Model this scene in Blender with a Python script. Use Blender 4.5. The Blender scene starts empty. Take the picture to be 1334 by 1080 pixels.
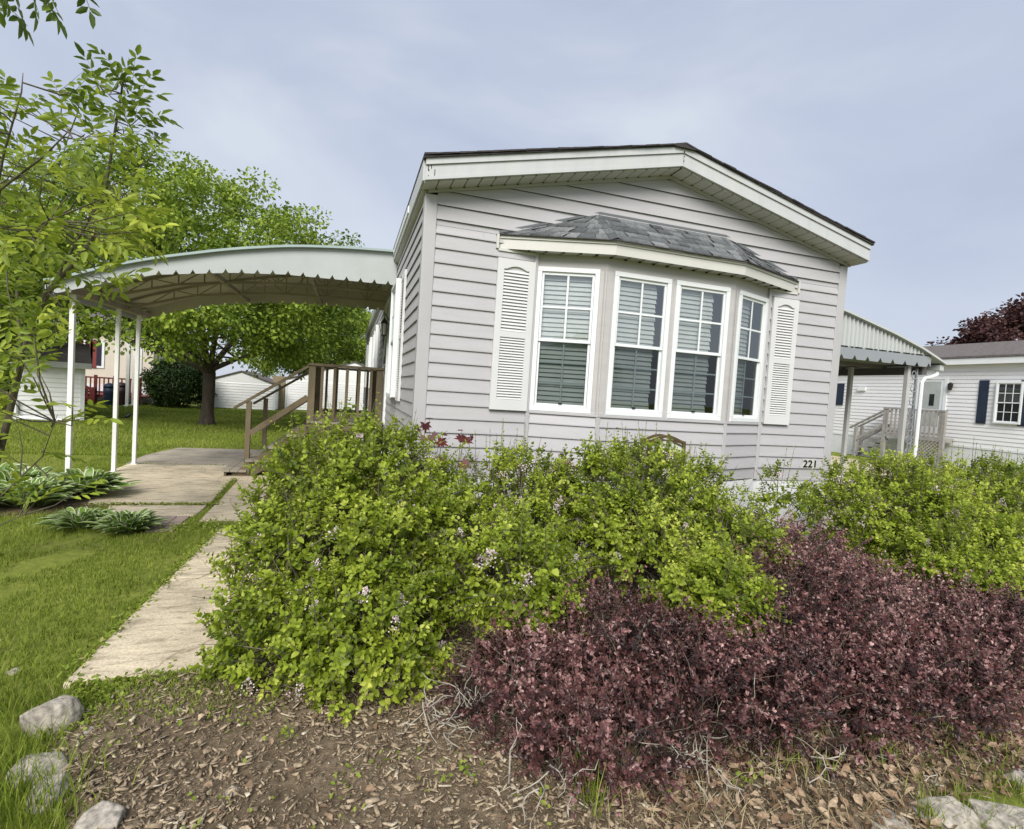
import bpy, math, random
import numpy as np
from mathutils import Matrix, Vector
rng = np.random.default_rng(7); random.seed(7)
SC = bpy.context.scene; COL = SC.collection
V3 = lambda *a: np.array(a, float)
# ------------------------------------------------------------------ camera
F, YAW, PITCH, ROLL = 678.95, -0.3047, -0.0418, 0.0639
CAM = V3(-0.5764, -4.7309, 1.58)
_f = V3(-math.sin(YAW)*math.cos(PITCH), math.cos(YAW)*math.cos(PITCH), math.sin(PITCH))
_r0 = V3(math.cos(YAW), math.sin(YAW), 0); _u0 = np.cross(_r0, _f)
_r = math.cos(ROLL)*_r0 + math.sin(ROLL)*_u0; _u = -math.sin(ROLL)*_r0 + math.cos(ROLL)*_u0
def ray(x, y): return _f + _r*(x-667)/F - _u*(y-540)/F
def at(x, y, ax, v):            # a point of the photo measured on a plane of the place
    d = ray(x, y); return CAM + d*((v-CAM[ax])/d[ax])
def deep(x, y, t): return CAM + t*ray(x, y)
cd = bpy.data.cameras.new('camera'); cam = bpy.data.objects.new('camera', cd); COL.objects.link(cam)
M = Matrix.Identity(4)
for i in range(3): M[i][0], M[i][1], M[i][2], M[i][3] = _r[i], _u[i], -_f[i], CAM[i]
cam.matrix_world = M
cd.sensor_fit = 'HORIZONTAL'; cd.sensor_width = 36; cd.lens = F/1334*36; cd.clip_start = .05; cd.clip_end = 2000
SC.camera = cam
# ------------------------------------------------------------------ materials
def newmat(name):
    m = bpy.data.materials.new(name); m.use_nodes = True
    nt = m.node_tree; nt.nodes.clear(); return m, nt, nt.nodes, nt.links
def N(nd, t, **k):
    n = nd.new(t)
    for a, b in k.items():
        if a in n.inputs: n.inputs[a].default_value = b
        else: setattr(n, a, b)
    return n
def ramp(nd, stops):
    n = nd.new('ShaderNodeValToRGB'); e = n.color_ramp.elements
    while len(e) < len(stops): e.new(.5)
    for i, (p, c) in enumerate(stops): e[i].position = p; e[i].color = (*c, 1)
    return n
def mat(name, col, rough=.6, var=.12, scale=3., bump=0., bscale=60., stretch=(1,1,1), metal=0., spec=.4, dirt=None, dscale=1.2):
    """painted / weathered surface: base colour broken by two noises, optional dirt patches and bump"""
    m, nt, nd, ln = newmat(name)
    o = N(nd, 'ShaderNodeOutputMaterial'); p = N(nd, 'ShaderNodeBsdfPrincipled', Roughness=rough, Metallic=metal)
    p.inputs['Specular IOR Level'].default_value = spec
    tc = N(nd, 'ShaderNodeTexCoord'); mp = N(nd, 'ShaderNodeMapping', Scale=stretch); ln.new(tc.outputs['Object'], mp.inputs[0])
    n1 = N(nd, 'ShaderNodeTexNoise', Scale=scale, Detail=6., Roughness=.62); ln.new(mp.outputs[0], n1.inputs['Vector'])
    c = np.array(col)
    r1 = ramp(nd, [(.28, c*(1-var)), (.72, np.minimum(c*(1+var), 1))]); ln.new(n1.outputs['Fac'], r1.inputs[0])
    out = r1.outputs[0]
    if dirt is not None:
        n2 = N(nd, 'ShaderNodeTexNoise', Scale=dscale, Detail=8., Roughness=.7); ln.new(mp.outputs[0], n2.inputs['Vector'])
        r2 = ramp(nd, [(.5, (0,0,0)), (.75, (.8,.8,.8))]); ln.new(n2.outputs['Fac'], r2.inputs[0])
        mx = N(nd, 'ShaderNodeMix', data_type='RGBA'); ln.new(r2.outputs[0], mx.inputs[0]); ln.new(out, mx.inputs[6]); mx.inputs[7].default_value = (*dirt, 1)
        out = mx.outputs[2]
    ln.new(out, p.inputs['Base Color'])
    if bump:
        n3 = N(nd, 'ShaderNodeTexNoise', Scale=bscale, Detail=5.); ln.new(mp.outputs[0], n3.inputs['Vector'])
        b = N(nd, 'ShaderNodeBump', Strength=bump, Distance=.01); ln.new(n3.outputs['Fac'], b.inputs['Height']); ln.new(b.outputs[0], p.inputs['Normal'])
    ln.new(p.outputs[0], o.inputs[0]); return m
def leafmat(name, stops, rough=.5, trans=.3, spec=.25):
    """leaf surface: colour per leaf from the attribute rnd, some light passes through"""
    m, nt, nd, ln = newmat(name)
    o = N(nd, 'ShaderNodeOutputMaterial'); p = N(nd, 'ShaderNodeBsdfPrincipled', Roughness=rough)
    p.inputs['Specular IOR Level'].default_value = spec
    a = N(nd, 'ShaderNodeAttribute', attribute_name='rnd'); r = ramp(nd, stops); ln.new(a.outputs['Fac'], r.inputs[0])
    ln.new(r.outputs[0], p.inputs['Base Color'])
    if trans:
        t = N(nd, 'ShaderNodeBsdfTranslucent'); ln.new(r.outputs[0], t.inputs[0])
        mx = N(nd, 'ShaderNodeMixShader', Fac=trans); ln.new(p.outputs[0], mx.inputs[1]); ln.new(t.outputs[0], mx.inputs[2]); ln.new(mx.outputs[0], o.inputs[0])
    else: ln.new(p.outputs[0], o.inputs[0])
    return m
def glassmat(name, tint, refl):
    m, nt, nd, ln = newmat(name)
    o = N(nd, 'ShaderNodeOutputMaterial'); t = N(nd, 'ShaderNodeBsdfTransparent', Color=(*tint, 1)); g = N(nd, 'ShaderNodeBsdfGlossy', Roughness=.02, Color=(.9,.95,.95,1))
    lw = N(nd, 'ShaderNodeLayerWeight', Blend=.25); ma = N(nd, 'ShaderNodeMath', operation='MULTIPLY_ADD'); ln.new(lw.outputs['Fresnel'], ma.inputs[0]); ma.inputs[1].default_value = .6; ma.inputs[2].default_value = refl
    nz = N(nd, 'ShaderNodeTexNoise', Scale=2.5, Detail=1.); tc = N(nd, 'ShaderNodeTexCoord'); ln.new(tc.outputs['Object'], nz.inputs['Vector'])
    b = N(nd, 'ShaderNodeBump', Strength=.05, Distance=.02); ln.new(nz.outputs['Fac'], b.inputs['Height']); ln.new(b.outputs[0], g.inputs['Normal'])
    mx = N(nd, 'ShaderNodeMixShader'); ln.new(ma.outputs[0], mx.inputs[0]); ln.new(t.outputs[0], mx.inputs[1]); ln.new(g.outputs[0], mx.inputs[2]); ln.new(mx.outputs[0], o.inputs[0]); return m

def grain(m, sc, lo, hi):        # granules: break the base colour with a fine noise
    nt = m.node_tree; nd, ln = nt.nodes, nt.links; p = [n for n in nd if n.type == 'BSDF_PRINCIPLED'][0]; src = p.inputs['Base Color'].links[0].from_socket
    tc = N(nd,'ShaderNodeTexCoord'); n1 = N(nd,'ShaderNodeTexNoise', Scale=sc, Detail=3.); ln.new(tc.outputs['Object'], n1.inputs['Vector'])
    r = ramp(nd, [(.3,(lo,)*3), (.7,(hi,)*3)]); ln.new(n1.outputs['Fac'], r.inputs[0])
    mx = N(nd,'ShaderNodeMix', data_type='RGBA', blend_type='MULTIPLY'); mx.inputs[0].default_value = 1; ln.new(src, mx.inputs[6]); ln.new(r.outputs[0], mx.inputs[7]); ln.new(mx.outputs[2], p.inputs['Base Color'])
MT = dict(
 siding = mat('vinyl_siding', (.405,.395,.412), .55, .06, 2.2, .25, 70, (1,1,7), dirt=(.385,.375,.365), dscale=.9),
 siding_white = mat('white_siding', (.66,.66,.67), .55, .04, 2., .1, 60, (1,1,6)),
 shed_white = mat('white_shed_siding', (.82,.82,.82), .5, .03, 2.),
 siding_beige = mat('beige_siding', (.55,.50,.42), .6, .06, 2.),
 trim = mat('grey_trim', (.40,.392,.40), .5, .05, 3., .05),
 flatpanel = mat('bay_panel', (.42,.405,.40), .6, .07, 3., .2, 60, (1,1,5)),
 white = mat('white_vinyl', (.68,.70,.71), .4, .03, 4.),
 shutter = mat('shutter_vinyl', (.57,.57,.575), .5, .04, 4., .08),
 fascia = mat('fascia_metal', (.46,.47,.48), .45, .06, 1.5, .06, 30, (6,6,.6), dirt=(.50,.50,.47), dscale=1.6),
 cream = mat('cream_fascia', (.52,.515,.48), .5, .05, 2.),
 soffit = mat('soffit_vinyl', (.50,.495,.47), .6, .08, 4.), groove_shade = mat('soffit_groove_shade', (.16,.155,.14), .7, .1),  # shade of the soffit grooves is painted as dark strips
 gap = mat('dark_gap', (.015,.014,.013), .9),
 skirt = mat('skirting', (.62,.63,.65), .55, .06, 2., dirt=(.48,.48,.44)),
 roof = mat('roof_shingle', (.045,.04,.042), .95, .3, 30., .5, 200),
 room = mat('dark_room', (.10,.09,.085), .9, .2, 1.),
 blind = mat('blind_slat', (.68,.66,.62), .6, .08, 8.),
 black = mat('black_metal', (.015,.015,.016), .4, .2),
 canopy = mat('awning_sheet', (.39,.415,.41), .5, .06, 1.6, .06, 40, dirt=(.34,.365,.345), dscale=2.2),
 canopy_under = mat('awning_underside', (.46,.435,.35), .6, .12, 2.), truss = mat('awning_truss', (.27,.235,.175), .7, .2, 3.),
 canopy_edge = mat('awning_edge', (.30,.37,.36), .4, .08),
 post = mat('white_post', (.75,.75,.72), .45, .05, 5., dirt=(.55,.55,.5)),
 wood = mat('weathered_wood', (.135,.105,.062), .8, .35, 5., .4, 60, (1,1,.25), dirt=(.20,.175,.125), dscale=3),
 woodgrey = mat('grey_deck_board', (.27,.24,.19), .85, .3, 5., .4, 50, (.25,1,1), dirt=(.15,.12,.09), dscale=4),
 nwood = mat('grey_rail_wood', (.27,.255,.24), .8, .25, 6., .2),
 redwood = mat('red_stained_wood', (.16,.028,.024), .6, .2, 3.),
 navy = mat('navy_shutter', (.012,.02,.042), .5, .2),
 corr = mat('corrugated_sheet', (.43,.452,.445), .45, .05, 1.),
 valance = mat('grey_valance', (.24,.26,.28), .5, .06, 2.),
 brownroof = mat('brown_shingle', (.12,.105,.10), .95, .3, 9., .3, 60),
 bark = mat('bark', (.07,.055,.042), .9, .45, 9., .8, 40, (1,1,.3)),
 sapbark = mat('sapling_bark', (.10,.085,.055), .85, .3, 20., .3, 80),
 twig = mat('shrub_twig', (.12,.10,.075), .9, .35, 30., .3, 80),
 greytwig = mat('dead_grey_twig', (.36,.33,.27), .9, .3, 30.),
 rock = mat('fieldstone', (.35,.315,.265), .9, .35, 9., .9, 30, dirt=(.21,.185,.14), dscale=5),
 bronze = mat('bronze_frame', (.13,.095,.045), .4, .3, 9., metal=.5),
 binblue = mat('blue_bin', (.012,.03,.06), .5, .2), binred = mat('dark_bin', (.035,.015,.018), .5, .2),
 chip = leafmat('wood_chip', [(0,(.10,.073,.047)), (.4,(.235,.178,.118)), (.75,(.38,.30,.20)), (1,(.52,.45,.34))], .85, 0),
 deadleaf = leafmat('dead_leaf', [(0,(.12,.07,.04)), (.5,(.30,.20,.125)), (1,(.45,.34,.23))], .7, .1),
 straw = leafmat('dry_grass', [(0,(.22,.18,.09)), (1,(.45,.38,.22))], .8, .1),
 grass = leafmat('grass_blade', [(0,(.10,.135,.018)), (.5,(.205,.28,.036)), (.88,(.34,.38,.075)), (1,(.42,.36,.17))], .55, .35, .15),
 lilac = leafmat('lilac_leaf', [(0,(.13,.185,.018)), (.5,(.335,.42,.042)), (1,(.62,.66,.13))], .42, .42, .35),
 flower = leafmat('lilac_floret', [(0,(.55,.40,.43)), (1,(.88,.79,.81))], .6, .3),
 barb = leafmat('barberry_leaf', [(0,(.028,.018,.017)), (.4,(.088,.037,.036)), (.70,(.205,.09,.087)), (.96,(.46,.29,.27)), (1,(.13,.15,.04))], .36, .15, .55),  # palest pinkish stop paints leaf highlights into the colour
 maple = leafmat('maple_leaf', [(0,(.085,.14,.02)), (.5,(.21,.30,.036)), (1,(.44,.52,.085))], .5, .35, .2),
 conif = leafmat('evergreen_leaf', [(0,(.018,.04,.012)), (1,(.07,.12,.025))], .6, .2),
 plum = leafmat('plum_leaf', [(0,(.035,.016,.016)), (.6,(.10,.045,.04)), (1,(.19,.10,.085))], .5, .25, .3),
 ash = leafmat('ash_leaf', [(0,(.085,.14,.02)), (.5,(.25,.335,.036)), (1,(.54,.60,.075))], .42, .42, .35),
 redleaf = leafmat('red_maple_leaf', [(0,(.055,.010,.012)), (.6,(.12,.022,.022)), (1,(.25,.14,.13))], .4, .35, .4),
 hosta = leafmat('hosta_leaf', [(0,(.09,.17,.02)), (.6,(.20,.33,.045)), (.8,(.28,.39,.08)), (.82,(.62,.65,.42)), (1,(.70,.72,.52))], .42, .3, .4),
)
# shingle material for the bay roof (own tone per tab through an attribute)
MT['bayshingle'] = leafmat('bay_shingle', [(0,(.09,.097,.103)), (.5,(.14,.149,.156)), (1,(.215,.225,.232))], .95, 0, .15)
grain(MT['bayshingle'], 70, .55, 1.25)
for k_ in ('chip','deadleaf'): grain(MT[k_], 90, .6, 1.2)
def concrete(name, col, streak):
    """broom-swept old concrete: blotches, streaks, speckle, a few cracks"""
    m, nt, nd, ln = newmat(name); c = np.array(col)
    o = N(nd,'ShaderNodeOutputMaterial'); p = N(nd,'ShaderNodeBsdfPrincipled', Roughness=.92); p.inputs['Specular IOR Level'].default_value = .15
    tc = N(nd,'ShaderNodeTexCoord'); mp = N(nd,'ShaderNodeMapping', Scale=streak); ln.new(tc.outputs['Object'], mp.inputs[0])
    def noise(sc, det, src): n = N(nd,'ShaderNodeTexNoise', Scale=sc, Detail=det, Roughness=.65); ln.new(src, n.inputs['Vector']); return n.outputs['Fac']
    a = noise(1.6,6.,tc.outputs['Object']); b_ = noise(7.,7.,mp.outputs[0]); f = noise(85.,3.,tc.outputs['Object'])
    r1 = ramp(nd, [(.30,c*.66),(.5,c*.97),(.70,np.minimum(c*1.18,1))]); ln.new(a, r1.inputs[0]); out = r1.outputs[0]
    def mul(src, fac, stops):
        r = ramp(nd, stops); ln.new(fac, r.inputs[0]); mx = N(nd,'ShaderNodeMix', data_type='RGBA', blend_type='MULTIPLY'); mx.inputs[0].default_value = 1; ln.new(src, mx.inputs[6]); ln.new(r.outputs[0], mx.inputs[7]); return mx.outputs[2]
    out = mul(out, b_, [(.34,(.55,.53,.50)),(.48,(.95,.94,.92)),(.7,(1.12,1.1,1.06))]); out = mul(out, f, [(.32,(.68,.67,.65)),(.5,(1,1,1)),(.72,(1.12,1.12,1.1))])
    wv = N(nd,'ShaderNodeTexNoise', Scale=3., Detail=4.); ln.new(tc.outputs['Object'], wv.inputs['Vector']); ad = N(nd,'ShaderNodeMix', data_type='RGBA', blend_type='ADD'); ad.inputs[0].default_value = .35; ln.new(tc.outputs['Object'], ad.inputs[6]); ln.new(wv.outputs['Color'], ad.inputs[7])
    v = N(nd,'ShaderNodeTexVoronoi', feature='DISTANCE_TO_EDGE', Scale=.75); ln.new(ad.outputs[2], v.inputs['Vector']); out = mul(out, v.outputs['Distance'], [(.0,(.62,.6,.56)),(.003,(.75,.73,.7)),(.006,(1,1,1))])
    ln.new(out, p.inputs['Base Color']); b = N(nd,'ShaderNodeBump', Strength=.5, Distance=.006); ln.new(f, b.inputs['Height']); ln.new(b.outputs[0], p.inputs['Normal']); ln.new(p.outputs[0], o.inputs[0]); return m
MT['concrete'] = concrete('tan_concrete', (.56,.485,.365), (.6,3.2,1)); MT['concrete_grey'] = concrete('grey_concrete', (.36,.325,.27), (.5,3,1))
def soilmat(name, stops, sc):
    m, nt, nd, ln = newmat(name)
    o = N(nd,'ShaderNodeOutputMaterial'); p = N(nd,'ShaderNodeBsdfPrincipled', Roughness=.95); p.inputs['Specular IOR Level'].default_value = .1
    tc = N(nd,'ShaderNodeTexCoord'); n1 = N(nd,'ShaderNodeTexNoise', Scale=sc, Detail=9., Roughness=.7); n2 = N(nd,'ShaderNodeTexNoise', Scale=sc*.07, Detail=4.)
    for n in (n1, n2): ln.new(tc.outputs['Object'], n.inputs['Vector'])
    ad = N(nd,'ShaderNodeMath', operation='MULTIPLY_ADD'); ln.new(n2.outputs['Fac'], ad.inputs[0]); ad.inputs[1].default_value = .6; ln.new(n1.outputs['Fac'], ad.inputs[2])
    sb = N(nd,'ShaderNodeMath', operation='SUBTRACT'); ln.new(ad.outputs[0], sb.inputs[0]); sb.inputs[1].default_value = .3
    r = ramp(nd, stops); ln.new(sb.outputs[0], r.inputs[0]); ln.new(r.outputs[0], p.inputs['Base Color'])
    b = N(nd,'ShaderNodeBump', Strength=.8, Distance=.03); ln.new(n1.outputs['Fac'], b.inputs['Height']); ln.new(b.outputs[0], p.inputs['Normal'])
    ln.new(p.outputs[0], o.inputs[0]); return m
MT['lawn'] = soilmat('lawn_turf', [(.25,(.11,.095,.045)), (.45,(.15,.18,.032)), (.75,(.24,.265,.055))], 14.)
MT['soil'] = soilmat('mulch_soil', [(.2,(.05,.037,.024)), (.5,(.165,.125,.082)), (.8,(.32,.255,.175))], 22.)
grain(MT['rock'], 42, .5, 1.3)
MT['pane'] = glassmat('clear_pane', (.82,.87,.88), .18); MT['screen'] = glassmat('screened_pane', (.47,.52,.53), .05)
# ------------------------------------------------------------------ objects
def kind(o, k): o['kind'] = k; return o
def tag(o, label, cat, group=None):
    o['label'] = label; o['category'] = cat
    if group: o['group'] = group
    return o
def thing(name, label, cat, loc=(0,0,0), group=None):
    o = bpy.data.objects.new(name, None); COL.objects.link(o); o.location = loc; o.empty_display_size = .2
    return tag(o, label, cat, group)
def base(o):
    p = V3(0,0,0)
    while o is not None: p = p + np.array(o.location); o = o.parent
    return p
def link(name, me, m, parent, origin=None):
    o = bpy.data.objects.new(name, me); COL.objects.link(o)
    if m is not None: me.materials.append(m)
    if parent is not None: o.parent = parent
    elif origin is not None: o.location = origin
    return o
class MB:
    def __init__(s): s.v = []; s.f = []; s.O = V3(0,0,0); s.U = V3(1,0,0); s.W = V3(0,1,0)
    def frame(s, O, U, W): s.O, s.U, s.W = V3(*O), V3(*U), V3(*W); return s
    def T(s, p): return s.O + s.U*p[0] + s.W*p[1] + V3(0,0,1)*p[2]
    def add(s, pts, faces, raw=False):
        b = len(s.v); s.v += [tuple(p if raw else s.T(p)) for p in pts]; s.f += [tuple(b+i for i in f) for f in faces]; return s
    def box(s, a, b):
        x0,y0,z0 = a; x1,y1,z1 = b
        return s.add([(x0,y0,z0),(x1,y0,z0),(x1,y1,z0),(x0,y1,z0),(x0,y0,z1),(x1,y0,z1),(x1,y1,z1),(x0,y1,z1)],
                     [(0,3,2,1),(4,5,6,7),(0,1,5,4),(1,2,6,5),(2,3,7,6),(3,0,4,7)])
    def prism(s, poly, d):
        n = len(poly); d = V3(*d); q = [tuple(V3(*p)+d) for p in poly]
        return s.add(list(poly)+q, [tuple(range(n))[::-1], tuple(range(n,2*n))] + [(i,(i+1)%n,(i+1)%n+n,i+n) for i in range(n)])
    def bar(s, p, q, w, h=None, up=(0,0,1)):       # rectangular beam from p to q
        h = h or w; p, q = V3(*p), V3(*q); d = q-p; d /= np.linalg.norm(d); u = V3(*up); x = np.cross(d, u)
        if np.linalg.norm(x) < 1e-3: x = np.cross(d, V3(0,1,0))
        x /= np.linalg.norm(x); y = np.cross(x, d); c = [(-1,-1),(1,-1),(1,1),(-1,1)]
        pts = [e + x*w/2*a + y*h/2*b for e in (p,q) for a,b in c]
        return s.add(pts, [(0,1,2,3),(7,6,5,4),(0,4,5,1),(1,5,6,2),(2,6,7,3),(3,7,4,0)])
    def tube(s, path, rad, n=8, cap=True):
        P = [V3(*p) for p in path]; R = rad if hasattr(rad,'__len__') else [rad]*len(P); b = len(s.v)
        prev = None
        for i, p in enumerate(P):
            d = P[min(i+1,len(P)-1)] - P[max(i-1,0)]; d /= (np.linalg.norm(d)+1e-9)
            x = np.cross(d, V3(0,0,1)) if prev is None else prev - d*np.dot(prev,d)
            if np.linalg.norm(x) < 1e-3: x = np.cross(d, V3(1,0,0))
            x /= np.linalg.norm(x); prev = x; y = np.cross(d, x)
            for k in range(n):
                a = 2*math.pi*k/n; s.v.append(tuple(s.T(p + (x*math.cos(a)+y*math.sin(a))*R[i])))
        for i in range(len(P)-1):
            for k in range(n): s.f.append((b+i*n+k, b+i*n+(k+1)%n, b+(i+1)*n+(k+1)%n, b+(i+1)*n+k))
        if cap: s.f.append(tuple(b+k for k in range(n))[::-1]); s.f.append(tuple(b+(len(P)-1)*n+k for k in range(n)))
        return s
    def build(s, name, m, parent=None, origin=None, smooth=False, bevel=0):
        o0 = base(parent) if parent is not None else (V3(*origin) if origin is not None else V3(0,0,0))
        me = bpy.data.meshes.new(name); me.from_pydata([tuple(np.array(v)-o0) for v in s.v], [], s.f); me.update()
        if smooth:
            me.polygons.foreach_set('use_smooth', [True]*len(me.polygons))
        o = link(name, me, MT[m] if isinstance(m, str) else m, parent, None if parent is not None else o0)
        if bevel:
            b = o.modifiers.new('bevel','BEVEL'); b.width = bevel; b.segments = 2; b.limit_method = 'ANGLE'
        return o
def npmesh(name, verts, quads, m, parent=None, rnd=None, smooth=False, origin=None):
    o0 = base(parent) if parent is not None else (V3(*origin) if origin is not None else V3(0,0,0))
    verts = (np.asarray(verts) - o0).astype(np.float32); quads = np.asarray(quads, np.int32); k = quads.shape[1]; n = len(quads)
    me = bpy.data.meshes.new(name); me.vertices.add(len(verts)); me.vertices.foreach_set('co', verts.ravel())
    me.loops.add(n*k); me.loops.foreach_set('vertex_index', quads.ravel()); me.polygons.add(n)
    me.polygons.foreach_set('loop_start', np.arange(0, n*k, k, dtype=np.int32))
    try: me.polygons.foreach_set('loop_total', np.full(n, k, np.int32))
    except Exception: pass
    if rnd is not None:
        a = me.attributes.new('rnd','FLOAT','POINT'); a.data.foreach_set('value', np.asarray(rnd, np.float32))
    me.update(calc_edges=True); me.validate()
    if smooth: me.polygons.foreach_set('use_smooth', [True]*n)
    return link(name, me, MT[m], parent, None if parent is not None else o0)
def unit(a): return a/(np.linalg.norm(a, axis=-1, keepdims=True)+1e-9)
def leaves(P, D, Nn, L, W, fold=.22, droop=.12, wide=.4):
    """(verts, quads) of one folded two-quad leaf per row"""
    D = unit(D); S = unit(np.cross(D, Nn)); Nn = np.cross(S, D); L = np.asarray(L)[:,None]; W = np.asarray(W)[:,None]
    b = P; t = P + D*L - Nn*L*droop
    r1 = P + D*L*wide*.8 + S*W*.5 + Nn*W*fold; l1 = P + D*L*wide*.8 - S*W*.5 + Nn*W*fold
    r2 = P + D*L*(wide+.32) + S*W*.38 + Nn*(W*fold*.7-L*droop*.5); l2 = P + D*L*(wide+.32) - S*W*.38 + Nn*(W*fold*.7-L*droop*.5)
    v = np.stack([b,r1,r2,t,l2,l1],1).reshape(-1,3); i = np.arange(len(P))[:,None]*6
    q = np.concatenate([i+np.array([[0,1,2,3]]), i+np.array([[0,3,4,5]])],0); return v, q
def rdir(n):
    v = rng.normal(size=(n,3)); return unit(v)
def wob(p, s, seed):           # cheap smooth noise, -1..1
    r = np.random.default_rng(seed); o = 0
    for k in range(5):
        w = r.normal(size=3)*s*(1+.5*k); o = o + np.sin(p@w + r.uniform(0,6.28))/(1+.5*k)
    return o/2.6
def dup(root, loc, rotz=0, label=None, scale=1):
    r = root.copy(); COL.objects.link(r); r.location = loc; r.rotation_euler = (0,0,rotz); r.scale = (scale,)*3
    if label: r['label'] = label
    for ch in list(root.children):
        c = ch.copy(); COL.objects.link(c); c.parent = r
        for g in list(ch.children):
            d = g.copy(); COL.objects.link(d); d.parent = c
    return r
PI = math.pi; Z = 2; X = 0; Y = 1
C = .127; ZL = 1.302       # siding course, height of one of its laps
# ------------------------------------------------------------------ the setting: ground, paths
def sheet(name, poly, z, m):
    b = MB(); b.add([(x,y,z) for x,y in poly], [tuple(range(len(poly)))]); return kind(b.build(name, m), 'structure')
sheet('lawn', [(-400,-400),(400,-400),(400,400),(-400,400)], 0, 'lawn')
def slab(name, poly, z0, z1, m, bevel=.012):
    b = MB(); b.prism([(x,y,z0) for x,y in poly], (0,0,z1-z0)); return kind(b.build(name, m, bevel=bevel), 'structure')
slab('walkway', [(-1.84,-1.74),(-.92,-1.74),(-.92,-.32),(-1.80,-.32)], -.05, .03, 'concrete')
slab('walkway', [(-1.80,-.31),(-.92,-.31),(-.92,1.10),(-1.755,1.10)], -.05, .026, 'concrete')
slab('walkway', [(-2.02,1.42),(-1.0,1.42),(-1.0,2.17),(-2.04,2.17)], -.05, .024, 'concrete')
slab('walkway', [(-2.04,2.20),(-1.0,2.20),(-1.0,3.9),(-2.10,3.9)], -.05, .02, 'concrete')
slab('patio', [(-3.32,2.22),(-2.10,2.22),(-2.17,3.9),(-1.0,3.92),(-1.0,5.14),(-3.95,5.14),(-3.93,4.0)], -.05, .03, 'concrete')
slab('patio', [(-4.0,5.18),(-1.0,5.18),(-1.0,7.45),(-3.85,7.45),(-4.08,6.3)], -.05, .022, 'concrete_grey')
slab('path', [(-2.98,1.70),(-2.12,1.70),(-2.12,2.18),(-3.1,2.18)], -.05, .02, 'concrete')
b = MB()
for i in range(4):
    for j in range(7):
        x0 = -2.66+.125*i+.0; y0 = .98+.1*j
        if y0 < 1.28-.28*(i>1) : continue
        b.box((x0+.004, y0+.004, -.03), (x0+.119, y0+.094, .012+.008*random.random()))
kind(b.build('brick_path', mat('old_brick', (.30,.235,.20), .9, .3, 14., .4), bevel=.004), 'structure')
slab('driveway', [(12.6,-8),(16.6,-8),(16.6,18),(12.6,18)], -.05, .012, 'concrete')
slab('driveway', [(5.4,-8),(9.6,-8),(9.6,12),(5.4,12)], -.05, .012, 'concrete_grey')
# mulch bed: a low uneven mound in front of the house
def bed_inside(x, y):          # signed margin of the bed's outline, >0 inside
    left = np.where(y > -1.76, x+.93, x+1.52+.14*(y+2.6)+.1*np.sin(y*5))
    front = y+3.38+.10*np.sin(x*2.1)+.05*np.sin(x*5.3)
    return np.minimum(np.minimum(left, front), np.minimum(.6-y, 8.5-x))
gx, gy = np.meshgrid(np.arange(-2.2,8.6,.045), np.arange(-3.7,.6,.045)); P = np.stack([gx.ravel(), gy.ravel(), 0*gx.ravel()],-1)
hz = np.clip(bed_inside(P[:,0],P[:,1])*.35, -.03, .035) + (.018*wob(P,5,1)+.012*wob(P,16,2)+.006*wob(P,40,5))*(bed_inside(P[:,0],P[:,1])>-.05)
def bed_z(x, y):
    p = np.stack([x,y,0*x],-1); return np.clip(bed_inside(x,y)*.35,-.03,.035)+(.018*wob(p,5,1)+.012*wob(p,16,2)+.006*wob(p,40,5))*(bed_inside(x,y)>-.05)
P[:,2] = hz; w = gx.shape[1]; i = (np.arange(gx.shape[0]-1)[:,None]*w + np.arange(w-1)[None]).ravel()
kind(npmesh('mulch_bed', P, np.stack([i,i+1,i+w+1,i+w],-1), 'soil', smooth=True), 'structure')
# hosta bed soil by the posts
gx, gy = np.meshgrid(np.linspace(-1,1,30), np.linspace(-1,1,30)); rr = np.hypot(gx,gy).ravel()
P = np.stack([-3.95+.85*gx.ravel(), 2.5+.75*gy.ravel(), 0*rr],-1); P[:,2] = np.clip((.95-rr)*.12,-.03,.03)+.008*wob(P,14,3)
w = 30; i = (np.arange(29)[:,None]*w+np.arange(29)[None]).ravel()
kind(npmesh('soil_bed', P, np.stack([i,i+1,i+w+1,i+w],-1), 'soil', smooth=True), 'structure')
# ------------------------------------------------------------------ mobile home
W = 4.85; HL = 17.2; EZ = 3.30; AX = 2.425; AZ = 3.86; SKZ = .80
home = thing('mobile_home', 'pale grey single-storey mobile home with bay window and the number 221', 'house', (0,0,0))
def lap_profile(z0, z1, off=0):     # sawtooth of lapped boards: list of (out, z)
    zs = []; k = math.ceil((z0-ZL)/C-1e-6); z = ZL+k*C
    pr = [(.004, z0)] if z > z0+1e-4 else []
    while z < z1-1e-4:
        if pr: pr.append((.004, z+.016))       # top of the board below tucks up into the lap's slot
        pr += [(.014, z+.016), (.016, z+.001), (.021, z), (.021, z+.010)]; z += C
    pr.append((.003, z1)); return pr
def lap_wall(b, O, U, Wn, length, z0, z1):
    b.frame(O, U, Wn); pr = lap_profile(z0, z1); pts = [(a,o,z) for o,z in pr for a in (0,length)]
    b.add(pts, [(2*i,2*i+1,2*i+3,2*i+2) for i in range(len(pr)-1)]); return b
def gz(x): return AZ - abs(x-AX)*(AZ-EZ)/AX           # wall top under the rake
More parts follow.
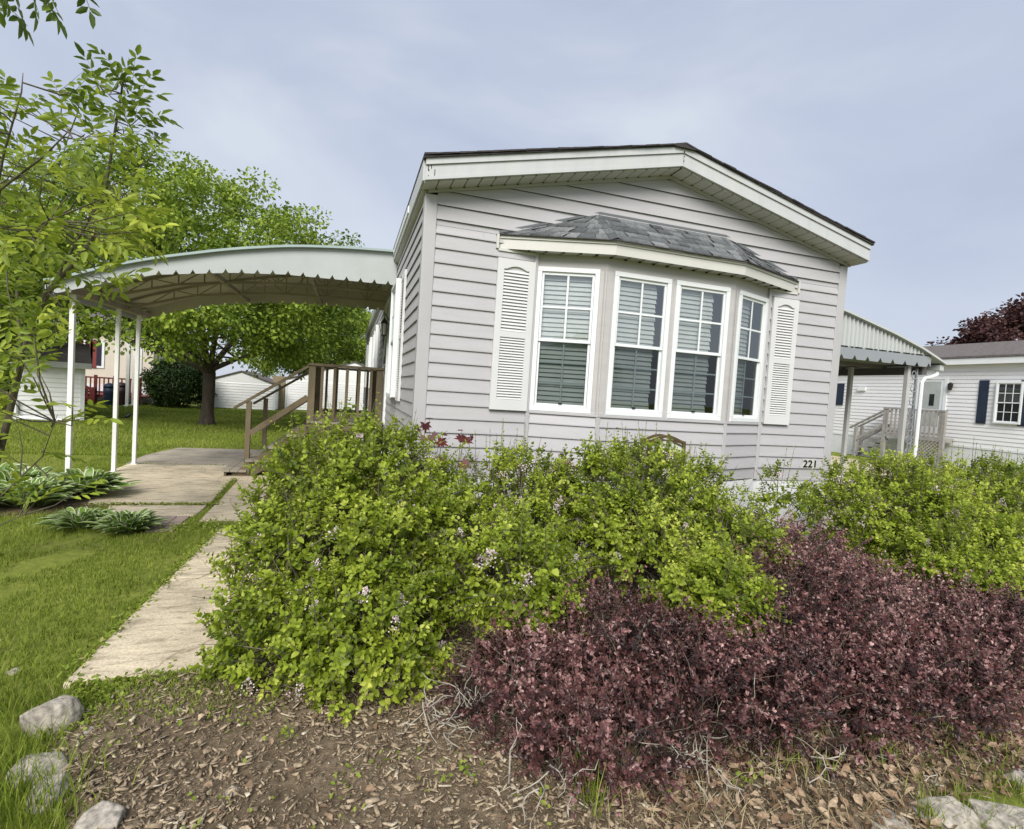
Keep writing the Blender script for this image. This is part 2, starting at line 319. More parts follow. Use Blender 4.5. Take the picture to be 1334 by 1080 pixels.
# front wall: boards cut round the bay opening and under the rake
BX0, BX1, BD, BK = 1.055, 3.795, .23, .64
b = MB(); lap_wall(b, (.09,0,0), (1,0,0), (0,-1,0), BX0-.09, SKZ, 3.03); lap_wall(b, (BX1,0,0), (1,0,0), (0,-1,0), W-.09-BX1, SKZ, 3.03)
b.frame((0,0,0),(1,0,0),(0,-1,0)); z = ZL+C*math.floor((3.03-ZL)/C+1e-6)
def xr(z):      # clear half range at height z
    h = AX-.09 if z <= gz(.09) else (AZ-z)*AX/(AZ-EZ)
    return AX-h, AX+h
zz = 3.03
while zz < AZ-.005:
    zn = min(ZL+C*(math.floor((zz-ZL)/C+1e-6)+1), AZ-.004)
    if zz < gz(.09)-1e-4 < zn-2e-4: zn = gz(.09)
    k = (zz-ZL)/C; lap = abs(k-round(k)) < 1e-3
    a0,a1 = xr(zz); c0,c1 = xr(zn)
    o0 = .021 if lap else .006
    b.add([(a0,o0,zz),(a1,o0,zz),(c1,.003,zn),(c0,.003,zn)], [(0,1,2,3)])
    if lap: b.add([(a0,.002,zz+.014),(a1,.002,zz+.014),(a1,.014,zz+.014),(a0,.014,zz+.014),(a1,.016,zz),(a0,.016,zz),(a1,o0,zz),(a0,o0,zz)], [(0,1,2,3),(3,2,4,5),(5,4,6,7)])
    zz = zn
for x_, k_ in ((2.62,15),(.42,9),(.33,2),(4.42,10),(4.55,3),(1.5,16),(3.6,14),(.52,13)):
    z_ = ZL+C*k_; b.add([(x_,.0215,z_+.002),(x_+.004,.0225,z_+.002),(x_+.004,.006,z_+C-.004),(x_,.005,z_+C-.004)],[(0,1,2,3)])
    b.add([(x_+.004,.0225,z_+.002),(x_+.004,.017,z_+.002),(x_+.004,.003,z_+C-.004),(x_+.004,.006,z_+C-.004)],[(0,1,2,3)])
b.build('front_wall', 'siding', home)
for nm, O, U, Wn, L in (('side_wall',(0,.09,0),(0,1,0),(-1,0,0),HL-.18), ('side_wall',(W,.09,0),(0,1,0),(1,0,0),HL-.18)):
    lap_wall(MB(), O, U, Wn, L, SKZ, EZ).build(nm, 'siding', home)
b = MB(); b.add([(0,HL,0),(W,HL,0),(W,HL,EZ),(AX,HL,AZ),(0,HL,EZ)], [(4,3,2,1,0)]); b.build('rear_wall', 'siding', home)
for x0,x1,y0,y1 in ((-.022,.09,-.022,.09),(W-.09,W+.022,-.022,.09),(-.022,.09,HL-.09,HL+.02),(W-.09,W+.022,HL-.09,HL+.02)):
    b = MB(); b.box((x0,y0,SKZ-.02),(x1,y1,EZ-.015)); b.build('corner_trim', 'trim', home, bevel=.006)
b = MB(); b.box((-.005,-.004,0),(W+.005,.03,SKZ-.022)); b.box((-.004,.031,0),(.03,HL,SKZ-.022)); b.box((W-.03,.031,0),(W+.004,HL,SKZ-.022))
for x in np.arange(.12,W,.4): b.box((x,-.010,0),(x+.03,-.004,SKZ-.03))
for y in np.arange(.3,HL,.4): b.box((-.010,y,0),(-.004,y+.03,SKZ-.03))
b.build('skirting', 'skirt', home)
b = MB(); b.box((-.012,-.014,SKZ-.022),(W+.012,-.003,SKZ+.012)); b.build('starter_strip', 'trim', home)
# inside: a dim room so the panes show depth
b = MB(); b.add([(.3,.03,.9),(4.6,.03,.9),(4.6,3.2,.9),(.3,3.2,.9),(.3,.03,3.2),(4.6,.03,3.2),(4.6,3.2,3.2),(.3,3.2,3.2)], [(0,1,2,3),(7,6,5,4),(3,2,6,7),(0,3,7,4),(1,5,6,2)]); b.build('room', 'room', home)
# roof
OV = .22; SX = .05           # rake overhang, eave overhang
ez, az = 3.505, 4.085        # top of fascia at eave and ridge
xl, xrr = -SX-.005, W+SX+.04
b = MB()
for x0, x1 in ((xl-.02, AX), (xrr+.02, AX)):
    sgn = 1 if x0 < x1 else -1
    poly = [(x0,ez-.016),(x1,az),(x1,az+.016),(x0,ez-.002)]
    pts = [(x,-OV-.03,z) for x,z in poly]; b.prism(pts if sgn<0 else pts[::-1], (0,HL+OV+.3,0))
    n = 17
    for k in range(n):              # shingle courses lapping over the rake edge
        t0 = k/n; t1 = (k+1)/n; lift = .003+.006*random.random()
        p0 = (x0+(x1-x0)*t0, ez+(az-ez)*t0+.004); p1 = (x0+(x1-x0)*t1, ez+(az-ez)*t1+.002)
        pts = [(p0[0],p0[1]),(p1[0],p1[1]+.004),(p1[0],p1[1]+.016),(p0[0],p0[1]+lift+.010)]
        pts = [(x,-OV-.035-.012*random.random(),z) for x,z in pts]; b.prism(pts if sgn<0 else pts[::-1], (0,HL+.3,0))
b.prism([(AX-.12,-OV-.042,az-.03),(AX+.12,-OV-.042,az-.03),(AX+.12,-OV-.042,az-.008),(AX,-OV-.042,az+.024),(AX-.12,-OV-.042,az-.008)], (0,HL+.35,0))
b.build('roof', 'roof', home)
# rake fascia: two boards each side (upper lip proud of the lower)
fb_e, fb_a = 3.315, 3.895
def rake(x0, x1, lo0, lo1, hi0, hi1, y0, y1):
    b = MB(); pts = [(x0,y0,lo0),(x1,y0,lo1),(x1,y0,hi1),(x0,y0,hi0)]
    b.prism(pts if x0<x1 else pts[::-1], (0,y1-y0,0)); return b
for x0 in (xl, xrr):
    t = .66; f = rake(x0, AX, fb_e, fb_a, fb_e+t*(ez-fb_e), fb_a+t*(az-fb_a), -OV, -OV+.02).build('rake_fascia', 'fascia', home)
    rake(x0, AX, fb_e+t*(ez-fb_e)+.002, fb_a+t*(az-fb_a)+.002, ez-.004, az-.004, -OV-.014, -OV+.018).build('upper_lip', 'fascia', f)
    rake(x0, AX, fb_e+.002, fb_a+.002, fb_e+.03, fb_a+.03, -OV-.007, -OV-.001).build('lower_bead', 'fascia', f)
b = MB()
for k in range(3): b.box((AX-.004,-OV-.02,3.93+.045*k),(AX+.004,-OV-.016,3.945+.045*k))
for z in (3.35,3.40,3.46): b.box((xl+.022,-OV-.006,z),(xl+.03,-OV-.001,z+.009))
for x, z0, z1 in ((.02,3.40,3.45),(.045,3.42,3.455),(.075,3.35,3.42)): b.box((xl+x,-OV-.004,z0),(xl+x+.005,-OV-.001,z1))
b.build('nail_holes', 'gap', home)
for x, sx in ((xl,-1),(xrr,1)):
    b = MB(); b.box((min(x,x+.018*sx),-OV+.021,fb_e+.005),(max(x,x+.018*sx),HL+.1,ez-.015)); b.build('eave_fascia', 'fascia', home)
    if sx < 0:
        b = MB(); b.box((x-.030,.9,ez-.12),(x-.001,HL,ez-.05)); b.build('gutter', 'white', home)
# rake soffit of grooved panels with dark vents, and eave soffits
b = MB(); g = MB(); v = MB()
n = 20
for x0 in (xl, xrr):
    for k in range(n):
        t0 = k/n; t1 = (k+1)/n-.0015*0; a = x0+(AX-x0)*t0; c = x0+(AX-x0)*(t1-.004)
        za = fb_e-.012+(fb_a-fb_e)*t0; zc = fb_e-.012+(fb_a-fb_e)*(t1-.004)
        pts = [(a,-OV+.021,za),(c,-OV+.021,zc),(c,-OV+.021,zc+.014),(a,-OV+.021,za+.014)]
        b.prism(pts if x0<AX else pts[::-1], (0,OV-.034,0))
        e = x0+(AX-x0)*t1; ze = fb_e-.010+(fb_a-fb_e)*t1; gw = .005
        pts = [(e-gw,-OV+.021,ze),(e+gw,-OV+.021,ze),(e+gw,-OV+.021,ze+.012),(e-gw,-OV+.021,ze+.012)]
        g.prism(pts, (0,OV-.034,0)); v.box((e-.010,-.034,ze-.008),(e+.012,-.018,ze+.006))
sf = b.build('soffit', 'soffit', home); g.build('soffit_groove_shade', 'groove_shade', sf); v.build('soffit_vent', 'gap', sf)
b = MB()
for x0 in (0, W):
    pts = [(x0,-.03,gz(0)-.012),(AX,-.03,AZ-.012),(AX,-.03,AZ+.03),(x0,-.03,gz(0)+.03)]; b.prism(pts if x0<AX else pts[::-1], (0,.026,0))
b.build('frieze_moulding', 'trim', home)
b = MB(); b.box((xl+.001,.0,EZ-.002),(-.001,HL,EZ+.014)); b.box((W+.001,.0,EZ-.002),(xrr-.001,HL,EZ+.014)); b.build('eave_soffit', 'soffit', home)
# ---- windows
def window(parent, O, U, Wn, w, h, rows=(2,3), cols=2, blind=True, gapright=.0, depth=.055, name='window', upper='pane', lower='screen', back=False, grille=True):
    fr = .045
    b = MB().frame(O,U,Wn); D = .022
    e_ = -.068 if back else -.03; b.box((0,e_,0),(w,D,fr)); b.box((0,e_,h-fr),(w,D,h)); b.box((0,e_,fr),(fr,D,h-fr)); b.box((w-fr,e_,fr),(w,D,h-fr))
    b.box((-.012,D-.012,-.012),(w+.012,D-.004,.0)); 
    win = b.build(name, 'white', parent, bevel=.004)
    mid = h*.497; sw = .028
    for (z0,z1,off,pm,nr) in ((mid-.015,h-fr,-.006,upper,rows[0]), (fr,mid+.02,-.022,lower,rows[1])):
        b = MB().frame(O,U,Wn); x0, x1 = fr+.001, w-fr-.001
        b.box((x0,off-.012,z0),(x1,off+.010,z0+sw)); b.box((x0,off-.012,z1-sw),(x1,off+.010,z1)); b.box((x0,off-.012,z0+sw),(x0+sw*.8,off+.01,z1-sw)); b.box((x1-sw*.8,off-.012,z0+sw),(x1,off+.01,z1-sw))
        s = b.build('sash', 'white', win, bevel=.003)
        b = MB().frame(O,U,Wn); b.add([(x0+.02,off,z0+.02),(x1-.02,off,z0+.02),(x1-.02,off,z1-.02),(x0+.02,off,z1-.02)], [(0,1,2,3)]); b.build('pane', pm, win)
        if grille:
            b = MB().frame(O,U,Wn); gw = .009 if nr==rows[0] else .007; go = off+.002 if nr==rows[0] else off-.008
            for k in range(1,cols): xx = x0+(x1-x0)*k/cols; b.box((xx-gw,go-.003,z0+sw),(xx+gw,go+.003,z1-sw))
            for k in range(1,nr): z_ = z0+sw+(z1-z0-2*sw)*k/nr; b.box((x0+sw*.8,go-.0025,z_-gw),(x1-sw*.8,go+.0025,z_+gw))
            b.build('grille', 'white', win)
    if rows[1] == 3 and grille:
        b = MB().frame(O,U,Wn); b.box((w/2-.018,-.010,fr+.028),(w/2+.018,.002,fr+.044)); b.build('sash_lock', 'black', win)
    if back:
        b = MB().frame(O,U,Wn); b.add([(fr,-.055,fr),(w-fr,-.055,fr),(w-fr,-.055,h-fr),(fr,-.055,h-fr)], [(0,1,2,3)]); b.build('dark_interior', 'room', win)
    if blind:
        b = MB().frame(O,U,Wn); z_ = fr+.02; x0 = fr+.004; x1 = w-fr-.004-gapright
        while z_ < h-fr-.02:
            j = random.uniform(-.003,.003); dx = random.uniform(-.01,.006)
            b.add([(x0,-depth+.008,z_+j),(x1+dx,-depth+.008,z_+j),(x1+dx,-depth-.009,z_+.043+j),(x0,-depth-.009,z_+.043+j),(x0,-depth+.006,z_+j-.0015),(x1+dx,-depth+.006,z_+j-.0015)], [(0,1,2,3),(4,5,1,0)])
            z_ += .044
        b.box((x0,-depth-.02,fr-.0),(x1,-depth+.01,fr+.018)); b.build('blind', 'blind', win)
    return win
def shutter(parent, O, U, Wn, w, h, name='shutter', m='shutter', t=.03, n1=23, n2=19):
    b = MB().frame(O,U,Wn); s = .062; z1 = h*.485
    b.box((0,.004,0),(s,t,h)); b.box((w-s,.004,0),(w,t,h)); b.box((s,.004,0),(w-s,t,.10)); b.box((s,.004,z1),(w-s,t,z1+.055))
    nseg = 10; pts = [(s,.004,h),(w-s,.004,h)]                # arched head rail
    pts = [(w-s,.004,h-.085)] + [(w-s,.004,h),(s,.004,h)] + [(s,.004,h-.085)]
    arc = [(s+(w-2*s)*k/nseg, .004, h-.094+.030*max(0,math.sin(PI*(k/nseg*1.3-.15)))**.8) for k in range(nseg+1)]
    for k in range(nseg):
        a, c = arc[k], arc[k+1]; b.prism([(a[0],.004,h),(a[0],.004,a[2]),(c[0],.004,c[2]),(c[0],.004,h)], (0,t-.004,0))
    b.box((s,.004,.10),(w-s,.010,h-.05))
    for z0, z1_, n in ((.10, z1, n1), (z1+.055, h-.098, n2)):
        for k in range(n):
            a = z0+(z1_-z0)*(k+.12)/n; c = z0+(z1_-z0)*(k+.86)/n
            b.add([(s,.028,a),(w-s,.028,a),(w-s,.0135,c),(s,.0135,c),(s,.022,a-.002),(w-s,.022,a-.002)], [(0,1,2,3),(4,5,1,0)])
    return b.build(name, m, parent, bevel=0)
SZ0, SZ1 = 1.414, 2.815
shutter(home, (.672,-.016,SZ0), (1,0,0), (0,-1,0), .368, SZ1-SZ0); shutter(home, (3.835,-.016,SZ0), (1,0,0), (0,-1,0), .35, SZ1-SZ0)
# ---- bay: three faces of panel, mullion strips and sill; lap boards below
K1, K2 = (BX0+BK, -BD), (BX1-BK, -BD)
faces = [((BX0,0), K1), (K1, K2), (K2, (BX1,0))]
bz0, bz1, bzt = 1.425, 2.79, 2.925
wallb = MB(); panel = MB(); ledge = MB()
wins = []
for fi, (a, c) in enumerate(faces):
    a, c = V3(*a,0), V3(*c,0); U = c-a; L = np.linalg.norm(U); U /= L; Wn = V3(U[1],-U[0],0)
    lap_wall(wallb, a, U, Wn, L, SKZ, bz0-.03)
    panel.frame(a, U, Wn)
    if fi == 1: spans = [(.072,.072+.625),(.752,.752+.640)]
    elif fi == 0: spans = [(.02,.61)]
    else: spans = [(.078,.655)]
    panel.box((0,-.05,bz1),(L,.004,bzt)); x = 0
    for s0, s1 in spans + [(L,L)]:
        if s0-x > .004: panel.box((x,-.05,bz0),(s0-.001,.004,bz1-.001))
        x = s1+.001
    ledge.frame(a,U,Wn); ledge.box((-.004,-.06,bz0-.028),(L+.004,.022,bz0-.002))
    for s0, s1 in spans: wins.append((a+U*s0+V3(0,0,bz0), U, Wn, s1-s0))
bay = wallb.build('bay_wall', 'siding', home)
panel.build('bay_panel', 'flatpanel', bay); ledge.build('bay_sill', 'trim', bay, bevel=.004)
for (x,y) in (K1, K2): b = MB(); b.box((x-.022,y-.02,SKZ-.01),(x+.022,y+.02,bz0-.03)); b.build('bay_corner_trim', 'trim', bay, bevel=.005)
for x in (BX0, BX1):
    b = MB(); b.box((x-.02,-.035,SKZ-.01),(x+.02,.0,bz0-.03)); b.box((x-.02,-.035,bz0-.0299),(x+.014,.0,bzt-.01)); b.build('bay_corner_trim', 'trim', bay, bevel=.005)
for x,y,da,db in ((K1[0],K1[1],-.03,.058),(K2[0],K2[1],-.075,.02)):
    for d_ in (da, db): b = MB(); b.box((x+d_,y-.007,bz0),(x+d_+.006,y,bz1)); b.build('panel_seam', 'trim', bay)
for k, (O,U,Wn,w) in enumerate(wins): window(home, O, U, Wn, w, bz1-bz0, gapright=(.0,.07,.10,.20)[k], name='window')
# bay skirting
b = MB(); b.prism([(BX0,-.005,0),(K1[0],K1[1]+.004,0),(K2[0],K2[1]+.004,0),(BX1,-.005,0)], (0,0,SKZ-.015)); b.build('bay_skirting', 'skirt', bay)
# bay roof with its own fascia, soffit and shingle tabs
E0, E1, E2, E3 = V3(.665,0,0), V3(1.70,-.36,0), V3(3.15,-.36,0), V3(4.175,0,0)
T1, T2 = V3(1.67,-.006,3.372), V3(3.165,-.006,3.372); fz0, fz1 = 2.905, 3.028
b = MB()
for a, c in ((E0,E1),(E1,E2),(E2,E3)):
    U = unit(c-a); Wn = V3(U[1],-U[0],0); L = np.linalg.norm(c-a)
    b.add([tuple(a+V3(0,0,fz0)),tuple(c+V3(0,0,fz0)),tuple(c+V3(0,0,fz1)),tuple(a+V3(0,0,fz1))],[(0,1,2,3)])
    a2, c2 = a+Wn*.012, c+Wn*.012
    b.add([tuple(a2+V3(0,0,fz1-.03)),tuple(c2+V3(0,0,fz1-.03)),tuple(c2+V3(0,0,fz1)),tuple(a2+V3(0,0,fz1)),tuple(a+V3(0,0,fz1-.03)),tuple(c+V3(0,0,fz1-.03))],[(0,1,2,3),(4,5,1,0)])
b.box((.648,-.034,fz0-.005),(.672,.0,fz1)); b.box((4.168,-.034,fz0-.005),(4.19,.0,fz1))
b.build('bay_fascia', 'cream', home)
b = MB(); q = [E0+V3(.01,0,fz0+.006),E1+V3(0,.002,fz0+.006),E2+V3(0,.002,fz0+.006),E3+V3(-.01,0,fz0+.006)]; b.add([tuple(p) for p in q],[(3,2,1,0)])
sf = b.build('bay_soffit', 'soffit', home)
g = MB(); v = MB()
for k in range(22):
    x = .80+k*.152; yf = -.36 if 1.70<=x<=3.15 else (-.36*(x-.665)/1.035 if x<1.7 else -.36*(4.175-x)/1.025)
    if yf > -.05: continue
    g.box((x-.004,yf+.006,fz0-.001),(x+.004,-.0,fz0+.003)); yy = yf+.10 if yf<-.25 else yf*.6
    v.box((x-.012,max(yf+.01,-.265),fz0-.008),(x+.008,max(yf+.03,-.245),fz0+.004))
g.build('soffit_groove_shade', 'groove_shade', sf); v.build('soffit_vent', 'gap', sf)
for xa, xb in ((.672,1.04),(3.815,4.168)): b = MB(); b.box((xa,-.03,fz0-.024),(xb,-.004,fz0-.001)); b.build('bay_frieze', 'cream', home)
V_, Q_, R_ = [], [], []
def tabs(A, B_, TA, TB, seed):       # shingle tabs in lapped courses on the plane A-B (eave) .. TA-TB (top)
    r = np.random.default_rng(seed); nc = 5; nn = unit(np.cross(B_-A, TA-A)); 
    if nn[2] < 0: nn = -nn
    for c in range(nc):
        t0 = c/nc; t1 = min((c+1.12)/nc, 1); s = -r.random()*.2; L = np.linalg.norm(B_-A)
        while s < 1:
            wd = r.uniform(.10,.19)/L; s0, s1 = max(s,0), min(s+wd,1); s += wd
            if s1 <= s0: continue
            lift = .007+.011*(r.random()<.45); d = .0 if r.random()<.5 else -.02
            lo = lambda u: (A+(TA-A)*(t0+d*.4))*(1-u)+(B_+(TB-B_)*(t0+d*.4))*u
            hi = lambda u: (A+(TA-A)*t1)*(1-u)+(B_+(TB-B_)*t1)*u
            g_ = .003/L
            fd = lambda u: lift*min(1, max(.1, min(u,1-u)*7)); pts = [lo(s0+g_)+nn*fd(s0), lo(s1-g_)+nn*fd(s1), hi(s1-g_)+nn*.002, hi(s0+g_)+nn*.002, lo(s0+g_)-nn*.004, lo(s1-g_)-nn*.004]
            k = len(V_); V_.extend(pts); Q_.extend([(k,k+1,k+2,k+3),(k+4,k+5,k+1,k)]); R_.extend([r.random()]*6)
e = V3(0,0,fz1+.004)
tabs(E0+e+V3(-.02,0,0), E1+e+V3(0,-.02,0), T1-V3(.0,0,0), T1, 1); tabs(E1+e+V3(0,-.02,0), E2+e+V3(0,-.02,0), T1, T2, 2); tabs(E2+e+V3(0,-.02,0), E3+e+V3(.02,0,0), T2, T2, 3)
ro = npmesh('bay_roof', V_, Q_, 'bayshingle', home, R_)
V_, Q_, R_ = [], [], []
for A, T in ((E1,T1),(E2,T2)):       # hip caps
    A = A+e+V3(0,-.02,.012)
    for k in range(5):
        p, q = A+(T-A)*k/5, A+(T-A)*min((k+1.15)/5,1); kx = len(V_)
        for sx in (-.07,.07): V_.extend([p+V3(sx,.01,-.012), q+V3(sx,.01,-.012), q+V3(0,0,.008), p+V3(0,0,.014)]); R_.extend([random.random()]*4)
        Q_.extend([(kx,kx+1,kx+2,kx+3),(kx+4,kx+7,kx+6,kx+5)])
npmesh('hip_cap', V_, Q_, 'bayshingle', ro, R_)
b = MB(); b.bar(E0+e+V3(.01,-.012,.02), T1+V3(0,-.004,.012), .01, .022); b.bar(T1+V3(0,-.006,.014), T2+V3(0,-.006,.014), .012, .022); b.bar(T2+V3(0,-.004,.012), E3+e+V3(-.01,-.012,.02), .01, .022); b.build('flashing', mat('flashing',(.12,.13,.14),.5), ro)
b = MB(); b.bar(E0+e+V3(-.02,-.012,-.006), E1+e+V3(0,-.03,-.006), .02, .008); b.bar(E1+e+V3(0,-.03,-.006), E2+e+V3(0,-.03,-.006), .02, .008); b.bar(E2+e+V3(0,-.03,-.006), E3+e+V3(.02,-.012,-.006), .02, .008); b.build('drip_edge', 'roof', ro)
# ---- left side of the house: window with shutters, door, lantern, further windows
def sideface(y): return (-.016, y, 0)
def sidewin(y0, w, z0, h, **k): return window(home, (-.078,y0+w,z0), (0,-1,0), (-1,0,0), w, h, back=True, blind=False, **k)
def sideshut(y0, w, z0, h): return shutter(home, (-.012,y0+w,z0), (0,-1,0), (-1,0,0), w, h)
sideshut(1.36,.37,1.40,1.5); sidewin(1.76,.78,1.43,1.44); sideshut(2.57,.37,1.40,1.5)
for y0 in (6.9, 10.1, 13.2): sidewin(y0,.8,1.45,1.4); sideshut(y0-.4,.37,1.42,1.46); sideshut(y0+.83,.37,1.42,1.46)
b = MB().frame((-.012,4.70,.95),(0,-1,0),(-1,0,0)); b.box((0,0,0),(.05,.035,2.02)); b.box((.88,0,0),(.93,.035,2.02)); b.box((.05,0,1.97),(.88,.035,2.02)); b.box((.05,0,0),(.88,.022,.18)); b.box((.05,0,.95),(.88,.022,1.06)); b.box((.05,0,.18),(.14,.022,1.97)); b.box((.79,0,.18),(.88,.022,1.97))
door = b.build('door', 'white', home); 
b = MB().frame((-.012,4.70,.95),(0,-1,0),(-1,0,0)); b.box((.14,.004,.18),(.79,.012,.95)); b.box((.14,.004,1.06),(.79,.012,1.97)); b.build('pane', mat('dark_door_glass',(.03,.035,.035),.15,.1,2.), door)
b = MB().frame((-.012,4.70,.95),(0,-1,0),(-1,0,0)); b.box((.82,.022,.96),(.85,.06,1.08)); b.build('handle', 'black', door)
lp = V3(-.11,3.62,2.36)
b = MB(); b.box((-.02,3.57,2.3),(-.005,3.67,2.62)); b.bar((-.02,3.62,2.56),(-.11,3.62,2.68),.014); b.bar((-.11,3.62,2.69),(-.11,3.62,2.6),.012)
b.tube([(-.11,3.62,2.52),(-.11,3.62,2.60)],[.075,.012],6); b.tube([(-.11,3.62,2.33),(-.11,3.62,2.345)],[.035,.05],6); b.tube([(-.11,3.62,2.12),(-.11,3.62,2.33)],[.006,.02],6)
for k in range(6): a = k*PI/3; b.bar((-.11+.045*math.cos(a),3.62+.045*math.sin(a),2.34),(-.11+.07*math.cos(a),3.62+.07*math.sin(a),2.52),.007)
lan = b.build('wall_lantern', 'black', home); b = MB(); b.tube([(-.11,3.62,2.345),(-.11,3.62,2.52)],[.04,.062],6); b.build('lantern_glass', mat('lantern_glass',(.22,.23,.2),.2), lan)
# house number
b = MB(); b.box((4.452,-.022,.925),(4.655,-.0165,1.032)); nb = b.build('number_plate', 'cream', home)
cu = bpy.data.curves.new('digits','FONT'); cu.body = '221'; cu.size = .118; cu.extrude = .004; cu.space_character = 1.06; cu.offset = .0012
to = bpy.data.objects.new('tmp', cu); COL.objects.link(to); bpy.context.view_layer.update()
me = bpy.data.meshes.new_from_object(to.evaluated_get(bpy.context.evaluated_depsgraph_get())); bpy.data.objects.remove(to)
co = np.zeros(len(me.vertices)*3, np.float32); me.vertices.foreach_get('co', co); co = co.reshape(-1,3); co -= [co[:,0].min(), co[:,1].min(), 0]
sc_ = .182/co[:,0].max(); co = np.stack([4.462+co[:,0]*sc_, -.026-co[:,2], .937+co[:,1]*(.083/co[:,1].max())],-1); me.vertices.foreach_set('co', co.ravel().astype(np.float32)); me.update()
me.materials.clear(); link('house_number', me, MT['black'], nb)
# ------------------------------------------------------------------ left awning with its posts
AY0, AY1 = 2.86, 5.55
top = np.array([(-.03,3.44),(-.72,3.395),(-1.4,3.32),(-2.12,3.175),(-2.96,2.945),(-3.52,2.75),(-4.05,2.51)])
bot = np.array([(.01,2.985),(-.8,2.967),(-1.47,2.95),(-2.11,2.89),(-2.96,2.755),(-3.59,2.545),(-4.05,2.375)])
def crv(c, x):
    return np.interp(-np.asarray(x), -c[:,0], c[:,1])
aw = thing('patio_awning', 'arched pale green metal awning with scalloped valance over the patio on the left', 'awning', (-3.86,3.05,0))
xs = np.linspace(-.03,-4.05,41); zs = crv(top, xs); zs = np.convolve(np.pad(zs,2,mode='edge'), np.ones(5)/5, 'valid')
b = MB()
pts = [(x,y,z+dz) for dz in (-.006,.006) for x,z in zip(xs,zs) for y in (AY0-.03,AY1+.03)]; n = len(xs)
b.add(pts, [(2*i,2*i+1,2*i+3,2*i+2) for i in range(n-1)] + [(2*n+2*i,2*n+2*i+2,2*n+2*i+3,2*n+2*i+1) for i in range(n-1)]+[(2*i,2*i+2,2*n+2*i+2,2*n+2*i) for i in range(n-1)])
b.build('canopy_sheet', 'canopy_under', aw)
b = MB()
for i in range(n-1): b.bar((xs[i],AY0-.035,zs[i]+.008),(xs[i+1],AY0-.035,zs[i+1]+.008),.05,.03)
b.build('edge_trim', 'canopy_edge', aw)
def scallop(b, y, t, zt, bc, x0, x1, pitch=.185, notch=.055, half=.032):
    xx = []; x = x0
    k = x0-pitch*.55
    ctr = np.arange(x0-pitch*.6, x1, -pitch)
    xx = sorted(set([x0,x1]+list(np.linspace(x0,x1,60))+[c+d for c in ctr for d in (-half,-half*.35,0,half*.35,half) if x1 < c+d < x0]), reverse=True)
    xx = np.array(xx); zb = crv(bc, xx) + sum(notch*np.clip(1-np.abs(xx-c)/half,0,1)**1.3 for c in ctr)
    zt = crv(zt, xx)-.01
    pts = [(x,yy,z) for yy in (y,y+t) for x,a,c in zip(xx,zb,zt) for z in (a,c)]; m = len(xx)
    b.add(pts, [(2*i,2*i+1,2*i+3,2*i+2) for i in range(m-1)]+[(2*m+2*i,2*m+2*i+2,2*m+2*i+3,2*m+2*i+1) for i in range(m-1)]+[(2*i,2*i+2,2*m+2*i+2,2*m+2*i) for i in range(m-1)])
b = MB(); scallop(b, AY0, .008, top, bot, -.02, -4.05); b.build('front_valance', 'canopy', aw)
b = MB(); scallop(b, AY1, .008, top, bot, -.02, -4.05); b.build('rear_valance', 'canopy_under', aw)
b = MB(); b.box((-4.06,AY0,2.40),(-4.035,AY1,2.50)); b.build('outer_gutter', 'canopy', aw)
for y in (3.65, 4.6):                 # curved lattice trusses
    b = MB(); zt = lambda x: crv(top,x)-.03; zb_ = lambda x: 2.60+(x+3.86)/3.86*.42 if x > -3.86 else 2.6
    px = np.linspace(-.05,-3.86,13)
    zl_ = np.minimum(crv(bot,px)+.02, zt(px)-.05)
    for i in range(12):
        b.bar((px[i],y,zt(px[i])),(px[i+1],y,zt(px[i+1])),.03); b.bar((px[i],y,zl_[i]),(px[i+1],y,zl_[i+1]),.035)
        if 0 < i < 11: b.bar((px[i],y,zl_[i]),(px[i],y,zt(px[i])),.016)
        if i % 2: b.bar((px[i],y,zl_[i]),(px[i+1],y,zt(px[i+1])),.014)
        else: b.bar((px[i],y,zt(px[i])),(px[i+1],y,zl_[i+1]),.014)
    b.build('truss', 'truss', aw)
for x in (-1.15,-2.35): b = MB(); z_ = crv(bot,x)+.045; b.box((x-.025,AY0+.02,z_-.03),(x+.025,AY1-.02,z_+.03)); b.build('purlin', 'truss', aw)
b = MB(); b.box((-3.91,AY0+.02,2.44),(-3.81,AY1-.02,2.52)); b.build('beam', 'truss', aw)
for y in (3.05,4.375,5.144): b = MB(); b.box((-3.886,y-.026,.02),(-3.834,y+.026,2.44)); b.box((-3.91,y-.05,.0),(-3.81,y+.05,.036)); b.build('post', 'post', aw, bevel=.004)
# ------------------------------------------------------------------ wooden porch with steps
dk = thing('porch_deck', 'weathered brown wooden porch with railing and steps at the side door', 'porch', (-.6,4.9,0))
DZ = .92; DY0, DY1, DX0 = 4.18, 6.1, -1.2
b = MB()
for k in range(8): y = DY0+(DY1-DY0)*k/8; b.box((DX0,y,DZ-.035),(-.03,y+(DY1-DY0)/8-.008,DZ))
b.build('deck_floor', 'woodgrey', dk)
b = MB(); b.box((DX0+.02,DY0+.02,DZ-.2),(-.03,DY0+.06,DZ-.038)); b.box((DX0+.02,DY1-.06,DZ-.2),(-.03,DY1-.02,DZ-.038)); b.box((DX0+.02,DY0+.061,DZ-.2),(DX0+.06,DY1-.061,DZ-.038)); b.build('rim_joist', 'wood', dk)
for x in (DX0+.1,-.15):
    for y in (DY0+.12,DY1-.12): b = MB(); b.box((x-.045,y-.045,0),(x+.045,y+.045,DZ-.04)); b.build('leg', 'wood', dk)
RT = 1.83
